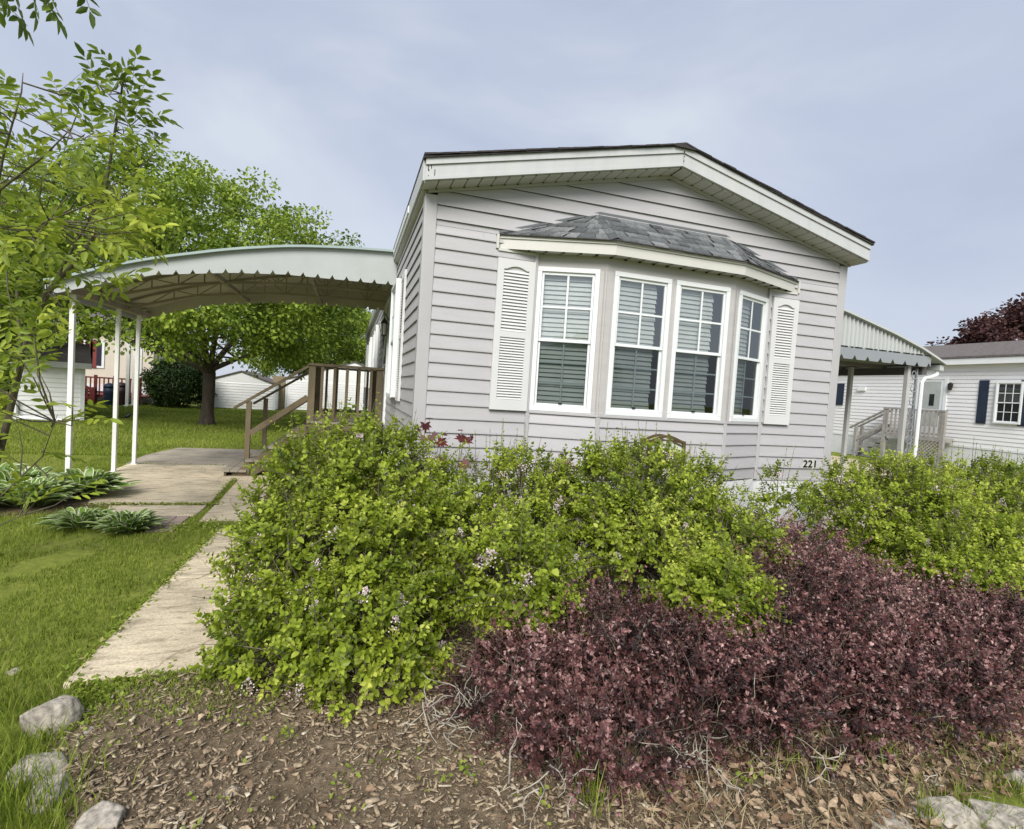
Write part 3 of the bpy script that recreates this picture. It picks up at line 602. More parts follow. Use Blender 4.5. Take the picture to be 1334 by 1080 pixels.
for y in (4.25, 6.02):
    for x, wd in ((-1.155,.105),(-.10,.105)): b = MB(); b.box((x-wd/2,y-.045,DZ-.12),(x+wd/2,y+.045,RT-.02)); b.build('railing_post', 'wood', dk, bevel=.004)
    b = MB(); b.box((-1.22,y-.07,RT-.02),(-.03,y+.07,RT+.02)); b.build('top_rail', 'wood', dk, bevel=.003)
    b = MB(); b.box((-1.10,y-.02,DZ+.07),(-.155,y+.02,DZ+.12)); b.build('bottom_rail', 'wood', dk)
    for k in range(5):
        x = -1.00+k*.19; b = MB(); b.box((x-.022,y-.05,DZ+.02),(x+.022,y-.021,RT-.021)); b.build('baluster', 'wood', dk)
treads = [(-2.37,-2.02,.13),(-2.05,-1.70,.29),(-1.74,-1.42,.50),(-1.48,-1.2,.70)]
for x0,x1,z1 in treads:
    b = MB()
    for k in range(3): xa = x0+(x1-x0)*k/3; b.box((xa,4.08,z1-.035),(xa+(x1-x0)/3-.008,6.0,z1))
    t = b.build('step', 'woodgrey', dk); b = MB(); b.box((x0+.03,4.10,max(z1-.22,0)),(x0+.06,5.98,z1-.037)); b.build('riser', 'wood', t)
for y in (4.13, 5.95): b = MB(); b.prism([(-2.30,y,.0),(-2.0,y,.0),(-1.2,y,.48),(-1.2,y,.86),(-1.26,y,.86)], (0,.04,0)); b.build('stringer', 'wood', dk)
for y in (4.25, 5.95):
    b = MB(); b.box((-2.09,y-.035,.02),(-2.02,y+.035,1.18)); b.build('handrail_post', 'wood', dk)
    b = MB(); b.bar((-2.26,y,1.07),(-1.21,y,1.80),.09,.04); b.build('handrail', 'wood', dk)
    b = MB(); b.bar((-2.03,y-.02,.68),(-1.21,y-.02,1.30),.04,.085); b.build('mid_rail', 'wood', dk)
# ------------------------------------------------------------------ right-hand carport of this house
cp = thing('carport', 'corrugated white metal carport with grey scalloped valance right of the grey home', 'carport', (9.0,2.3,0))
cy0, cy1 = 2.2, 8.6; cx1 = 9.95
cx = np.linspace(4.93, cx1, 40)
ctop = np.interp(cx, [4.93,6.0,7.4,8.6,9.3,9.95], [3.44,3.44,3.34,3.06,2.86,2.62])
b = MB(); n = len(cx); pts = [(x,y,z) for x,z in zip(cx,ctop) for y in (cy0-.06,cy1)]
b.add(pts, [(2*i,2*i+2,2*i+3,2*i+1) for i in range(n-1)]); b.add([(x,y,z-.02) for x,z in zip(cx,ctop) for y in (cy0-.06,cy1)], [(2*i,2*i+1,2*i+3,2*i+2) for i in range(n-1)])
for i in range(n-1): b.bar((cx[i],cy0-.06,ctop[i]+.0),(cx[i+1],cy0-.06,ctop[i+1]),.03,.035)
b.build('canopy_sheet', 'corr', cp)
b = MB(); xx = np.arange(4.93,9.72,.008); zt = np.interp(xx, cx, ctop)-.02; yy = cy0+.020*np.sign(np.sin(xx*2*PI/.095))*np.minimum(1,2*np.abs(np.sin(xx*2*PI/.095))); zb = np.full_like(xx,2.74)
k_ = zt > zb+.01; xx, yy, zt, zb = xx[k_], yy[k_], zt[k_], zb[k_]
b.add([(x,y,z) for x,y,a,c in zip(xx,yy,zb,zt) for z in (a,c)], [(2*i,2*i+2,2*i+3,2*i+1) for i in range(len(xx)-1)]); b.build('gable_sheet', 'corr', cp)
b = MB(); ctr = np.arange(4.93+.12,9.62,.30)
xx = np.array(sorted(set(list(np.arange(4.93,9.62,.05))+[c+d for c in ctr for d in (-.05,-.02,0,.02,.05)])))
zb = 2.535 + sum(.075*np.clip(1-np.abs(xx-c)/.05,0,1) for c in ctr) + 0
b.add([(x,y,z) for y in (cy0-.02,cy0-.012) for x,a in zip(xx,zb) for z in (a,2.745)], [(2*i,2*i+2,2*i+3,2*i+1) for i in range(len(xx)-1)]+[(2*len(xx)+2*i,2*len(xx)+2*i+1,2*len(xx)+2*i+3,2*len(xx)+2*i+2) for i in range(len(xx)-1)]); b.build('valance', 'valance', cp)
b = MB()
for x in xx[::3]: b.box((x,cy0-.028,2.735),(x+.07,cy0-.021,2.752))
b.build('valance_clip', 'gap', cp)
b = MB(); b.box((cx1-.10,cy0-.02,2.50),(cx1,cy1,2.60)); b.build('gutter', 'corr', cp)
b = MB(); b.box((9.5,cy0+.05,2.40),(9.62,cy1,2.54)); b.build('beam', mat('dark_beam',(.09,.085,.08),.7), cp)
MT['beam'] = mat('brown_beam',(.16,.15,.14),.7)
for y in np.arange(cy0+.8,cy1,.9): b = MB(); b.box((4.95,y,2.52),(9.6,y+.05,2.60)); b.build('cross_beam', 'beam', cp)
p1 = at(1177,540,Y,cy0+.1); p2 = at(1104,535,X,9.05)
for px_, py_ in ((p1[0],p1[1]),(p2[0],p2[1])): b = MB(); b.box((px_-.035,py_-.035,0),(px_+.035,py_+.035,2.53)); b.build('post', mat('grey_post',(.40,.40,.39),.5,.15) , cp)
d1 = at(1191,540,Y,cy0+.08)
b = MB(); b.tube([(9.9,cy0+.05,2.52),(9.88,cy0+.05,2.42),(9.7,cy0+.03,2.36),(d1[0]+.06,cy0+.0,2.33),(d1[0],cy0,2.25),(d1[0],cy0,.05)],[.034]*6,8); b.build('downspout', 'white', cp)
b = MB()
for k in range(9):
    z0 = .35+k*.24; c0 = (p1[0]+d1[0])/2; r_ = abs(d1[0]-p1[0])*.36
    b.tube([(c0+r_*math.cos(t)*(.4+.6*t/6.3), cy0+.06, z0+.12+ r_*1.2*math.sin(t)*(.4+.6*t/6.3)) for t in np.linspace(0,6.3,14)], .008, 5)
b.box((d1[0]-.02,cy0+.09,0),(d1[0]+.015,cy0+.125,2.5)); b.build('iron_scrollwork', 'valance', cp)
# ------------------------------------------------------------------ neighbour's home on the right
NX = 18.5
nh = thing('neighbour_home', 'long white sided home with navy shutters and grey roof at the right', 'house', (NX,9,0))
Q = lambda x, y: at(x, y, X, NX)
nw = MB(); lap_wall(nw, (NX,22,0), (0,-1,0), (-1,0,0), 19.5, .78, 3.46); nw.build('wall', 'siding_white', nh)
b = MB(); b.box((NX+.08,2.5,0),(NX+4.6,22,3.45)); b.prism([(NX,2.51,3.45),(NX+4.6,2.51,3.45),(NX+2.3,2.51,4.0)], (0,19.4,0)); b.build('end_wall', 'siding_white', nh)
b = MB(); b.box((NX-.01,2.5,0),(NX-.002,22,.76)); b.box((NX-.03,2.5,.74),(NX-.002,22,.80)); b.build('skirting', 'skirt', nh)
b = MB(); b.prism([(NX-.28,2.2,3.62),(NX+2.3,2.2,4.35),(NX+4.9,2.2,3.62),(NX+4.9,2.2,3.68),(NX+2.3,2.2,4.42),(NX-.28,2.2,3.68)], (0,20.2,0)); b.build('roof', 'brownroof', nh)
b = MB(); b.box((NX-.25,2.2,3.42),(NX-.22,22.3,3.61)); b.box((NX-.219,2.2,3.43),(NX-.02,22.3,3.45)); b.build('fascia', 'white', nh)
def nwin(y0, w, z0, h, cols=3): return window(nh, (NX-.085,y0+w,z0), (0,-1,0), (-1,0,0), w, h, rows=(2,2), cols=cols, blind=False, back=True)
a, c = Q(1301,500), Q(1331,552); nwin(c[1], a[1]-c[1], 1.60, 1.27)
b = MB(); b.box((NX-.05,6.42,1.55),(NX-.012,6.68,2.92)); b.box((NX-.06,6.44,1.62),(NX-.05,6.66,2.85)); b.build('shutter', 'navy', nh)
b = MB(); b.box((NX-.05,5.32,1.55),(NX-.012,5.60,2.92)); b.box((NX-.06,5.34,1.62),(NX-.05,5.58,2.85)); b.build('shutter', 'navy', nh)
nwin(11.88,.72,1.98,.78,2); b = MB(); b.box((NX-.05,11.42,1.93),(NX-.012,11.84,2.80)); b.box((NX-.06,11.45,2.0),(NX-.05,11.81,2.73)); b.build('shutter', 'navy', nh)
b = MB(); b.box((NX-.05,7.60,.86),(NX-.012,7.70,3.05)); b.box((NX-.05,8.50,.86),(NX-.012,8.60,3.05)); b.box((NX-.05,7.70,2.95),(NX-.012,8.50,3.05)); b.box((NX-.03,7.70,.86),(NX-.012,8.50,2.95)); nd_ = b.build('door', 'white', nh)
b = MB(); b.box((NX-.036,7.80,1.95),(NX-.031,8.42,2.88)); b.box((NX-.036,7.80,1.35),(NX-.031,8.42,1.90)); b.build('pane', mat('storm_pane',(.36,.38,.37),.25), nd_)
b = MB(); b.box((NX-.042,7.98,2.05),(NX-.037,8.14,2.45)); b.build('small_window', 'black', nd_)
b = MB(); b.box((NX-.07,7.72,1.78),(NX-.03,7.76,1.9)); b.build('handle', 'black', nd_)
ly, lz = Q(1241,500)[1:]; b = MB(); b.tube([(NX-.1,ly,lz-.22),(NX-.1,ly,lz-.02),(NX-.1,ly,lz+.04)],[.05,.08,.02],8); b.box((NX-.1,ly-.02,lz-.02),(NX-.01,ly+.02,lz+.02)); b.build('wall_lamp', 'black', nh)
vy, vz = Q(1124,506)[1:]; b = MB(); b.box((NX-.09,vy-.16,vz-.09),(NX-.012,vy+.16,vz+.05)); b.build('dryer_vent', 'white', nh)
# its porch
PXn = 17.95; R = lambda x, y: at(x, y, X, PXn)
nd = thing('porch_deck', 'grey wooden porch with balusters and lattice below at the white home', 'porch', (17.8,8.4,0))
yL, yR = R(1154,540)[1], R(1230,545)[1]; zT = R(1200,535)[2]; zB = R(1215,570)[2]
b = MB(); b.box((PXn-.044,yR-.03,zB-.12),(NX-.08,yL+.03,zB)); b.build('deck_floor', 'nwood', nd)
for y in (yL, (yL+yR)/2+.05, yR): b = MB(); b.box((PXn-.05,y-.06,0 if y!=yL else .0),(PXn+.05,y+.06,zT)); b.build('railing_post', 'nwood', nd)
b = MB(); b.box((PXn-.07,yR-.06,zT),(PXn+.07,yL+.06,zT+.05)); b.build('top_rail', 'nwood', nd)
b = MB(); b.box((PXn-.03,yR+.06,zB+.08),(PXn+.03,yL-.06,zB+.14)); b.build('bottom_rail', 'nwood', nd)
for k in range(13): y = yR+.1+(yL-yR-.2)*k/12; b = MB(); b.box((PXn-.055,y-.03,zB+.02),(PXn-.03,y+.03,zT)); b.build('baluster', 'nwood', nd)
b = MB()
ya_, yb_, hz_ = yR+.06, (yL+yR)/2, zB-.14
for k in range(-20,40):
    for sg in (1,-1):
        y0 = yR+k*.12; lo_, hi_ = 0., hz_       # clip the diagonal to the panel
        ts = sorted([(ya_-y0)*sg, (yb_-y0)*sg]); lo_ = max(lo_, ts[0]); hi_ = min(hi_, ts[1])
        if hi_-lo_ > .05: b.bar((PXn-.02+.012*sg, y0+sg*lo_, .02+lo_), (PXn-.02+.012*sg, y0+sg*hi_, .02+hi_), .03, .01, up=(1,0,0))
b.build('lattice', mat('lattice_wood',(.34,.32,.28),.8,.2), nd)
for k in range(4):
    y = yL+.1+.28*k; z_ = zB-.2-.19*k; b = MB(); b.box((PXn+.0,y,z_-.05),(NX-.2,y+.3,z_)); b.build('step', 'nwood', nd)
for xx_ in (PXn, NX-.25):
    b = MB(); yh = yL+1.1; b.box((xx_-.04,yh-.05,0),(xx_+.04,yh+.05,1.15)); b.build('handrail_post', 'nwood', nd)
    b = MB(); b.bar((xx_,yL,zT-.02),(xx_,yh+.25,1.08),.09,.05); b.build('handrail', 'nwood', nd); b = MB(); b.bar((xx_,yL,zT-.55),(xx_,yh,.62),.05,.08); b.build('mid_rail', 'nwood', nd)
# ------------------------------------------------------------------ sheds and the house with the red deck, far left
def shed(name, label, x0, x1, y, dep_, eave, peak, rm, m='shed_white', axis='gable', trim=None):
    t = thing(name, label, 'shed', ((x0+x1)/2, y, 0), None)
    b = MB(); lap_wall(b, (x0,y,0),(1,0,0),(0,-1,0), x1-x0, .02, eave); xm = (x0+x1)/2
    if axis == 'gable':
        b.frame((0,0,0),(1,0,0),(0,1,0)); b.add([(x0,y-.004,eave),(x1,y-.004,eave),(xm,y-.004,peak)],[(0,1,2)])
    lap_wall(b, (x1,y,0),(0,1,0),(1,0,0), dep_, .02, eave); lap_wall(b, (x0,y+dep_,0),(0,-1,0),(-1,0,0), dep_, .02, eave)
    b.frame((0,0,0),(1,0,0),(0,1,0)); b.add([(x0,y+dep_,0),(x1,y+dep_,0),(x1,y+dep_,eave),(xm,y+dep_,peak),(x0,y+dep_,eave)],[(4,3,2,1,0)])
    b.build('wall', m, t)
    b = MB()
    if axis == 'gable': b.prism([(x0-.08,y-.07,eave-.02),(xm,y-.07,peak),(x1+.08,y-.07,eave-.02),(x1+.08,y-.07,eave+.02),(xm,y-.07,peak+.045),(x0-.08,y-.07,eave+.02)],(0,dep_+.3,0))
    else: b.prism([(x0-.15,y-.2,eave-.02),(x0-.15,y+dep_/2,peak),(x0-.15,y+dep_+.2,eave-.02),(x0-.15,y+dep_+.2,eave+.05),(x0-.15,y+dep_/2,peak+.08),(x0-.15,y-.2,eave+.05)][::-1],(x1-x0+.3,0,0))
    b.build('roof', rm, t)
    if axis == 'eave': b = MB(); b.box((x0-.15,y-.215,eave-.12),(x1+.15,y-.2,eave+.04)); b.build('fascia', 'fascia', t)
    b = MB(); b.box((x0-.02,y-.03,0),(x0+.08,y+.0,eave)); b.box((x1-.08,y-.03,0),(x1+.02,y,eave)); b.build('corner_trim', trim or 'white', t); return t
yA = 22.3; a0, a1 = at(266,532,Y,yA), at(357,535,Y,yA); pk = at(315,484,Y,yA); ev = at(355,501,Y,yA)
shed('garden_shed', 'white gable shed half hidden behind the maple trunk', a0[0], a1[0]+.0, yA, 3.5, ev[2], pk[2], 'brownroof')
yB = 23.6; b0, b1 = at(371,535,Y,yB), at(540,535,Y,yB); pk = at(470,470,Y,yB); ev = at(371,494,Y,yB)
sb = shed('garden_shed', 'wide white shed seen through the porch railing balusters', b0[0], b1[0], yB, 4, ev[2], pk[2]-.1, 'brownroof')
b = MB(); tt = at(364,490,Y,yB); b.box((b0[0]-.62,yB,0),(b0[0]-.05,yB+.3,tt[2])); b.build('side_panel', mat('tan_panel',(.25,.20,.12),.7), sb)
yC = 12.8; c0, c1 = at(24,545,Y,yC), at(91,548,Y,yC); ev = at(60,472,Y,yC)
sc3 = shed('garden_shed', 'white lap sided shed with grey roof left of the awning post', c0[0]-.05, c1[0]+.25, yC, 3.0, ev[2], ev[2]+.55, 'brownroof', axis='eave')
b = MB(); b.tube([(c0[0]+.02,yC-.06,.5),(c0[0]+.02,yC-.06,.16),(c0[0]+.12,yC-.1,.07),(c1[0]-.2,yC-.5,.05)],[.045]*4,8); b.build('downspout', 'white', sc3); sc3.rotation_euler.z = math.radians(24)
yR_ = 24.0; G = lambda x, y, yy=yR_: at(x, y, Y, yy)
rh = thing('bungalow', 'beige house with dark red window trim behind the red deck', 'house', (G(140,525)[0],yR_,0))
x0, x1 = G(60,520)[0], G(198,520)[0]
b = MB(); b.frame((0,0,0),(1,0,0),(0,1,0)); b.box((x0,yR_,.0),(x1,yR_+5,3.3)); b.build('wall', 'siding_beige', rh)
b = MB(); b.prism([(x0-.3,yR_-.3,3.28),(x0-.3,yR_+2.5,4.2),(x0-.3,yR_+5.3,3.28),(x0-.3,yR_+5.3,3.36),(x0-.3,yR_+2.5,4.3),(x0-.3,yR_-.3,3.36)][::-1],(x1-x0+.6,0,0)); b.build('roof', 'brownroof', rh)
b = MB(); b.box((x0,yR_-.03,0),(x1,yR_-.003,.75)); b.build('skirting', 'skirt', rh)
for xa, xb in ((99,107),(126,132)):
    p, q = G(xa,478), G(xb,492); w_ = MB(); w_.box((p[0]-.1,yR_-.04,1.5),(q[0]+.1,yR_-.004,2.75)); wo = w_.build('window', 'white', rh); w_ = MB(); w_.box((p[0],yR_-.05,1.6),(q[0],yR_-.041,2.65)); w_.build('pane', mat('dark_pane',(.03,.03,.05),.2), wo)
for xa in (104,117,122): p = G(xa,478); b = MB(); b.box((p[0]-.12,yR_-.06,1.5),(p[0]+.12,yR_-.006,2.75)); b.build('shutter', 'redwood', rh)
yD = 21.6; H = lambda x, y: at(x, y, Y, yD)
rd = thing('red_deck', 'dark red stained wooden deck with stairs in front of the beige house', 'porch', (H(130,525)[0],yD,0))
xa, xb, zt, zf = H(97,500)[0], H(186,500)[0], H(130,491)[2], H(130,514)[2]
b = MB(); b.box((xa-1.0,yD,zf-.1),(xb,yR_-.1,zf)); b.build('deck_floor', 'redwood', rd)
b = MB(); b.box((xa-1.0,yD-.03,zt-.06),(xb,yD+.06,zt)); b.build('top_rail', 'redwood', rd); b = MB(); b.box((xa-1.0,yD,zf+.08),(xb,yD+.04,zf+.15)); b.build('bottom_rail', 'redwood', rd)
for x in np.arange(xa-.9,xb,.16): b = MB(); b.box((x,yD-.02,zf),(x+.05,yD-.0005,zt-.06)); b.build('baluster', 'redwood', rd)
for x in (xa-.9,H(125,500)[0],H(150,500)[0],xb-.1): b = MB(); b.box((x-.06,yD-.05,0),(x+.06,yD-.021,zt+.08)); b.build('railing_post', 'redwood', rd)
s0, s1 = H(96,498), H(124,512); 
for yy in (yD-.15, yD-1.2):
    b = MB(); b.bar((s0[0],yy,s0[2]+.1),(s1[0],yy,s1[2]+.1),.06,.12); b.bar((s0[0],yy,s0[2]-.5),(s1[0],yy,.1),.06,.22)
    for k in range(8): t = k/7; x = s0[0]+(s1[0]-s0[0])*t; b.box((x-.025,yy-.02,(s0[2]-.5)*(1-t)+.1*t),(x+.025,yy+.02,(s0[2]+.1)*(1-t)+(s1[2]+.1)*t))
    b.box((s1[0]-.06,yy-.06,0),(s1[0]+.06,yy+.06,s1[2]+.25)); b.build('stair_rail', 'redwood', rd)
for k in range(4): t = k/4; x = s0[0]+(s1[0]-s0[0])*t; b = MB(); b.box((x,yD-1.15,(s0[2]-.6)*(1-t)),(x+.32,yD-.2,(s0[2]-.6)*(1-t)+.06)); b.build('step', 'redwood', rd)
b = MB(); b.box((H(97,520)[0]-1,yD+.05,0),(H(126,520)[0],yD+.10,zf-.11)); b.build('deck_skirt', 'skirt', rd)
for k, px_ in enumerate((165.5,173.5,181.5)):
    yy = 20.4+k*.8; p = at(px_,528,Y,yy); t_ = thing('awning_post', ('thick white post, leftmost of three by the red deck','middle white post of three by the red deck','rightmost white post of three by the red deck')[k], 'post', (p[0],yy,0), 'white posts by the red deck')
    b = MB(); b.box((p[0]-.055,yy-.055,0),(p[0]+.055,yy+.055,2.7)); b.build('shaft', 'post', t_); b = MB(); b.box((p[0]-.1,yy-.1,0),(p[0]+.1,yy+.1,.05)); b.build('base_plate', 'post', t_)
for k, (pa, pb, m, lab) in enumerate(((135,149,'binblue','dark blue covered barrel in front of the red deck'),(151,164,'binred','dark maroon covered barrel beside the dark blue one'))):
    yy = 20.9+.1*k; p, q = at(pa,529,Y,yy), at(pb,529,Y,yy); r_ = (q[0]-p[0])/2; cx_ = (p[0]+q[0])/2; zt_ = at(140,505-2*k,Y,yy)[2]
    t_ = thing('barrel', lab, 'barrel', (cx_,yy,0)); b = MB(); b.tube([(cx_,yy,0),(cx_,yy,.06),(cx_,yy,zt_*.7),(cx_,yy,zt_)],[r_*.75,r_*.8,r_,r_],16); b.build('body', m, t_, smooth=True)
    b = MB(); b.tube([(cx_,yy,zt_+.002),(cx_,yy,zt_+.06),(cx_,yy,zt_+.16),(cx_,yy,zt_+.2)],[r_*1.05,r_*1.05,r_*.7,r_*.15],16); b.build('lid', m, t_, smooth=True)
# ------------------------------------------------------------------ arched bronze garden lantern frame behind the lilac
p = at(862,590,Y,-.62); gw = .40
gl = thing('garden_ornament', 'arched bronze framed glass panel standing behind the middle lilac, below the bay window', 'garden ornament', (2.19,-.6,0))
b = MB(); xa, xb = 1.995, 2.385
for yy in (-.66,-.54):
    b.box((xa,yy-.012,0),(xa+.028,yy+.012,1.235)); b.box((xb-.028,yy-.012,0),(xb,yy+.012,1.235))
    arc = [(xa+.014+(xb-xa-.028)*k/12, yy, 1.225+.05*math.sin(PI*k/12)**1.5) for k in range(13)]
    for k in range(12): b.bar(arc[k], arc[k+1], .022, .022); b.bar(tuple(V3(*arc[k])-V3(0,0,.035)), tuple(V3(*arc[k+1])-V3(0,0,.035)), .012, .012)
b.box((xa+.002,-.66,1.20),(xa+.026,-.54,1.222)); b.box((xb-.026,-.66,1.20),(xb-.002,-.54,1.222)); b.box((xa,-.66,.1),(xb,-.54,.14)); b.build('frame', 'bronze', gl)
b = MB(); b.box((xa+.03,-.655,.15),(xb-.03,-.65,1.22)); b.build('glass_panel', mat('frosted_panel',(.55,.58,.57),.3,.08,6.), gl)
b = MB()
for k in range(1,4): x = xa+.03+(xb-xa-.06)*k/4; b.box((x-.004,-.66,.15),(x+.004,-.656,1.24))
b.build('glazing_bar', 'bronze', gl)
# ------------------------------------------------------------------ rocks
def rock(px, py, z, w, h, d, label, seed, grp='fieldstones edging the bed', tilt=0):
    c = at(px, py, Z, z); r = np.random.default_rng(seed)
    u = np.linspace(0,PI,31); v_ = np.linspace(0,2*PI,48,endpoint=False); uu, vv = np.meshgrid(u, v_, indexing='ij')
    p = np.stack([np.sin(uu)*np.cos(vv), np.sin(uu)*np.sin(vv), np.cos(uu)],-1).reshape(-1,3)
    k = np.sign(p)*np.abs(p)**.8; k = unit(k)*(1+.16*wob(p,1.6,seed)+.07*wob(p,5,seed+1))[:,None]
    for _ in range(13):                     # broken facets
        n_ = unit(r.normal(size=3)*V3(1,1,.8)+V3(0,0,.3)); dd = r.uniform(.58,.86); e = k@n_-dd; k = k-np.clip(e,0,None)[:,None]*n_*.95
    k = k*(1+.025*wob(k,11,seed+2)+.012*wob(k,27,seed+4))[:,None]
    k = k*np.array([w/2,d/2,h]); a = r.uniform(-.4,.4); R2 = np.array([[math.cos(a),-math.sin(a),0],[math.sin(a),math.cos(a),0],[0,0,1]]); k = k@R2.T + c
    nv = 48; q = [(i*nv+j, (i+1)*nv+j, (i+1)*nv+(j+1)%nv, i*nv+(j+1)%nv) for i in range(30) for j in range(nv)]
    o = npmesh('rock', k, q, 'rock', None, None, True, origin=c); return tag(o, label, 'rock', grp)
rock(66,946,.0,.26,.17,.2,'largest pale triangular rock by the walkway corner',1)
rock(114,966,.0,.11,.06,.09,'small grey rock between the largest rock and the mulch',2)
rock(60,1004,.0,.23,.07,.18,'flat brownish rock below the largest rock at the lawn edge',3)
rock(62,1042,.0,.17,.075,.16,'greenish grey rock half sunk in grass at left',4)
rock(128,1080,.0,.22,.075,.18,'tan rock at the bottom left corner of the bed',5)
rock(1160,1084,.015,.25,.06,.22,'low round rock at the bottom edge, leftmost of the right-hand stones',6)
rock(1228,1070,.015,.26,.085,.2,'tilted rock in dry grass, middle of the right-hand stones',7)
rock(1306,1078,.015,.30,.09,.26,'broad flat rock at the bottom right corner',8)
rock(1326,1018,.01,.14,.05,.14,'small pale rock at the right edge above the broad one',9)
rock(18,878,.0,.06,.03,.05,'small tan pebble lying in the lawn at left',10)
rock(303,1032,.03,.07,.03,.06,'small dark stone lying on the mulch',11)
# ------------------------------------------------------------------ shrubs
def shoots_leaves(P0, D0, Ln, npair, lsz, wr, age):
    """opposite leaf pairs along short shoots; returns leaf arrays and shoot axes"""
    n = len(P0); A = []; 
    side = unit(np.cross(D0, rdir(n)))
    for k in range(npair):
        t = (k+.4)/npair; pos = P0 + D0*(Ln*t)[:,None]; s = side if k % 2 == 0 else unit(np.cross(D0, side))
        sz = lsz*(1-.45*t)*rng.uniform(.75,1.2,n)
        for sg in (1,-1):
            d = unit(s*sg*(1-.45*t)+D0*(.35+.6*t)+rng.normal(size=(n,3))*.18); nn = unit(D0*.9 - s*sg*.35 + V3(0,0,.45) + rng.normal(size=(n,3))*.25)
            A.append((pos, d, nn, sz, sz*wr*rng.uniform(.85,1.1,n), np.clip(age+.25*(t-.5)+rng.normal(0,.12,n),0,1)))
    return [np.concatenate(z) for z in zip(*A)]
def stems(b, root, tips, r0, n=5):
    for tp in tips:
        tp = V3(*tp); m1 = root*.62+tp*.38+rng.normal(size=3)*.05+V3(0,0,.03); m2 = root*.28+tp*.72+rng.normal(size=3)*.05
        rt = root+V3(*(rng.normal(size=2)*.07),0); rt[2] = -.02
        b.tube([rt,m1,m2,tp],[r0,r0*.75,r0*.5,r0*.2],n)
def lilac(label, root, lobes, dens=1., spires=11, flowers=14, seed=1, leaf=.041, clipz=.05):
    global rng; rng = np.random.default_rng(seed)
    root = V3(*root); t = thing('lilac_bush', label, 'shrub', root, 'lilac bushes before the home')
    arr = []; fl = []; tips = []; tw = MB()
    for (cx,cy,cz,rx,ry,rz,n) in lobes:
        n = int(n*dens*1.5); c = V3(cx,cy,cz); R3 = V3(rx,ry,rz); nc = n//7; dc = rdir(nc*3); dc = dc[dc[:,2] > -.8][:nc]; nc = len(dc)
        rc = np.where(rng.random(nc)<.86, rng.uniform(.85,1.03,nc), rng.uniform(.5,.85,nc))*(1+.11*wob(dc,2.2,seed)+.08*wob(dc,6,seed+3))
        pc = c+dc*R3*rc[:,None]; ac = unit(unit(dc/R3)*.8+V3(0,0,.5)+rng.normal(size=(nc,3))*.4); tc_ = np.clip(.40+.30*wob(pc,3.2,seed+9)+rng.normal(0,.16,nc),0,1)
        ix = np.repeat(np.arange(nc),7); n = len(ix); off = rng.normal(size=(n,3))*.045; p = pc[ix]+off+ac[ix]*rng.uniform(-.06,.07,n)[:,None]      # branchlets of seven shoots
        dr = unit(ac[ix]+off*7+rng.normal(size=(n,3))*.22); keep = (p[:,2] > clipz) & (p[:,1] < -.10); p, dr, tone = p[keep], dr[keep], np.clip(tc_[ix][keep]+rng.normal(0,.07,keep.sum()),0,1); n = len(p)
        arr.append(shoots_leaves(p-dr*.05, dr, rng.uniform(.06,.12,n), 4, leaf*rng.uniform(.7,1.2,n), .74, tone))
        for k in range(0,n,5): tw.tube([p[k]-dr[k]*.22-V3(0,0,.03), p[k]-dr[k]*.05, p[k]+dr[k]*.11],[.0032,.0024,.0012],4,False)
        tips += [c+V3(*(rng.normal(size=3)*.5))*R3*.8 for _ in range(5)]
        m = max(1,int(spires*rx*(2.2 if cz+rz>1.0 else .35))); dd = unit(np.stack([rng.normal(0,.5,m),rng.normal(0,.35,m),np.ones(m)],-1)); pp = c+dd*R3*.98; sd = unit(dd*.25+V3(0,0,1)+rng.normal(size=(m,3))*.1)
        L_ = rng.uniform(.14,.30,m); arr.append(shoots_leaves(pp, sd, L_, 5, np.full(m,.030), .55, np.full(m,.7)))
        for k in range(m): tw.tube([pp[k]-sd[k]*.1, pp[k]+sd[k]*L_[k]*1.0],[.003,.0012],4,False)
        m = max(1,int(flowers*rx)); dd = rdir(m*6); dd = dd[(dd[:,1]<.1)&(dd[:,2]>-.45)][:m]; fl += [(c+x*R3*1.03) for x in dd]
    P_,D_,N_,L_,W_,A_ = [np.concatenate(z) for z in zip(*arr)]
    ok = P_[:,2] > .03; P_,D_,N_,L_,W_,A_ = P_[ok],D_[ok],N_[ok],L_[ok],W_[ok],A_[ok]
    v, q = leaves(P_,D_,N_,L_,W_); npmesh('foliage', v, q, 'lilac', t, np.repeat(A_,6))
    for tp in tips[::2]: stems(tw, root, [tp], .012)
    tw.build('branches', 'twig', t)
    fm = None
    for k, p in enumerate(fl):              # loose panicles of pale pink florets
        if fm is None or k % 4 == 0:
            n = 60; hgt = rng.random(n); pos = np.stack([rng.normal(size=n)*.022*(1.2-hgt), rng.normal(size=n)*.022*(1.2-hgt), hgt*.075-.02],-1); d = unit(pos+V3(0,0,.01)+rng.normal(size=(n,3))*.01)
            v, q = leaves(pos, d, unit(np.cross(d, rdir(n))), np.full(n,.011), np.full(n,.009), .1, 0, .45)
            o = npmesh('flower_cluster', v+base(t), q, 'flower', t, np.repeat(rng.random(n),6)); fm = o
        else: o = fm.copy(); COL.objects.link(o)
        o.location = p-root; o.rotation_euler = (rng.normal()*.4, rng.normal()*.4, rng.uniform(0,6)); s = rng.uniform(.6,1.15); o.scale = (s,s,s)
    return t
lilac('large yellow-green lilac bush beside the walkway, in front of the home\'s left corner', (-.45,-1.25,0),
  [(-.47,-1.05,.70,.63,.66,.58,1700),(-.58,-1.45,.44,.60,.60,.47,1150),(-.42,-1.90,.22,.42,.42,.32,780),(-.78,-1.80,.20,.40,.36,.28,420),(.40,-1.93,.50,.34,.30,.27,520),(.12,-1.25,.56,.34,.36,.28,360)], seed=11, flowers=16)
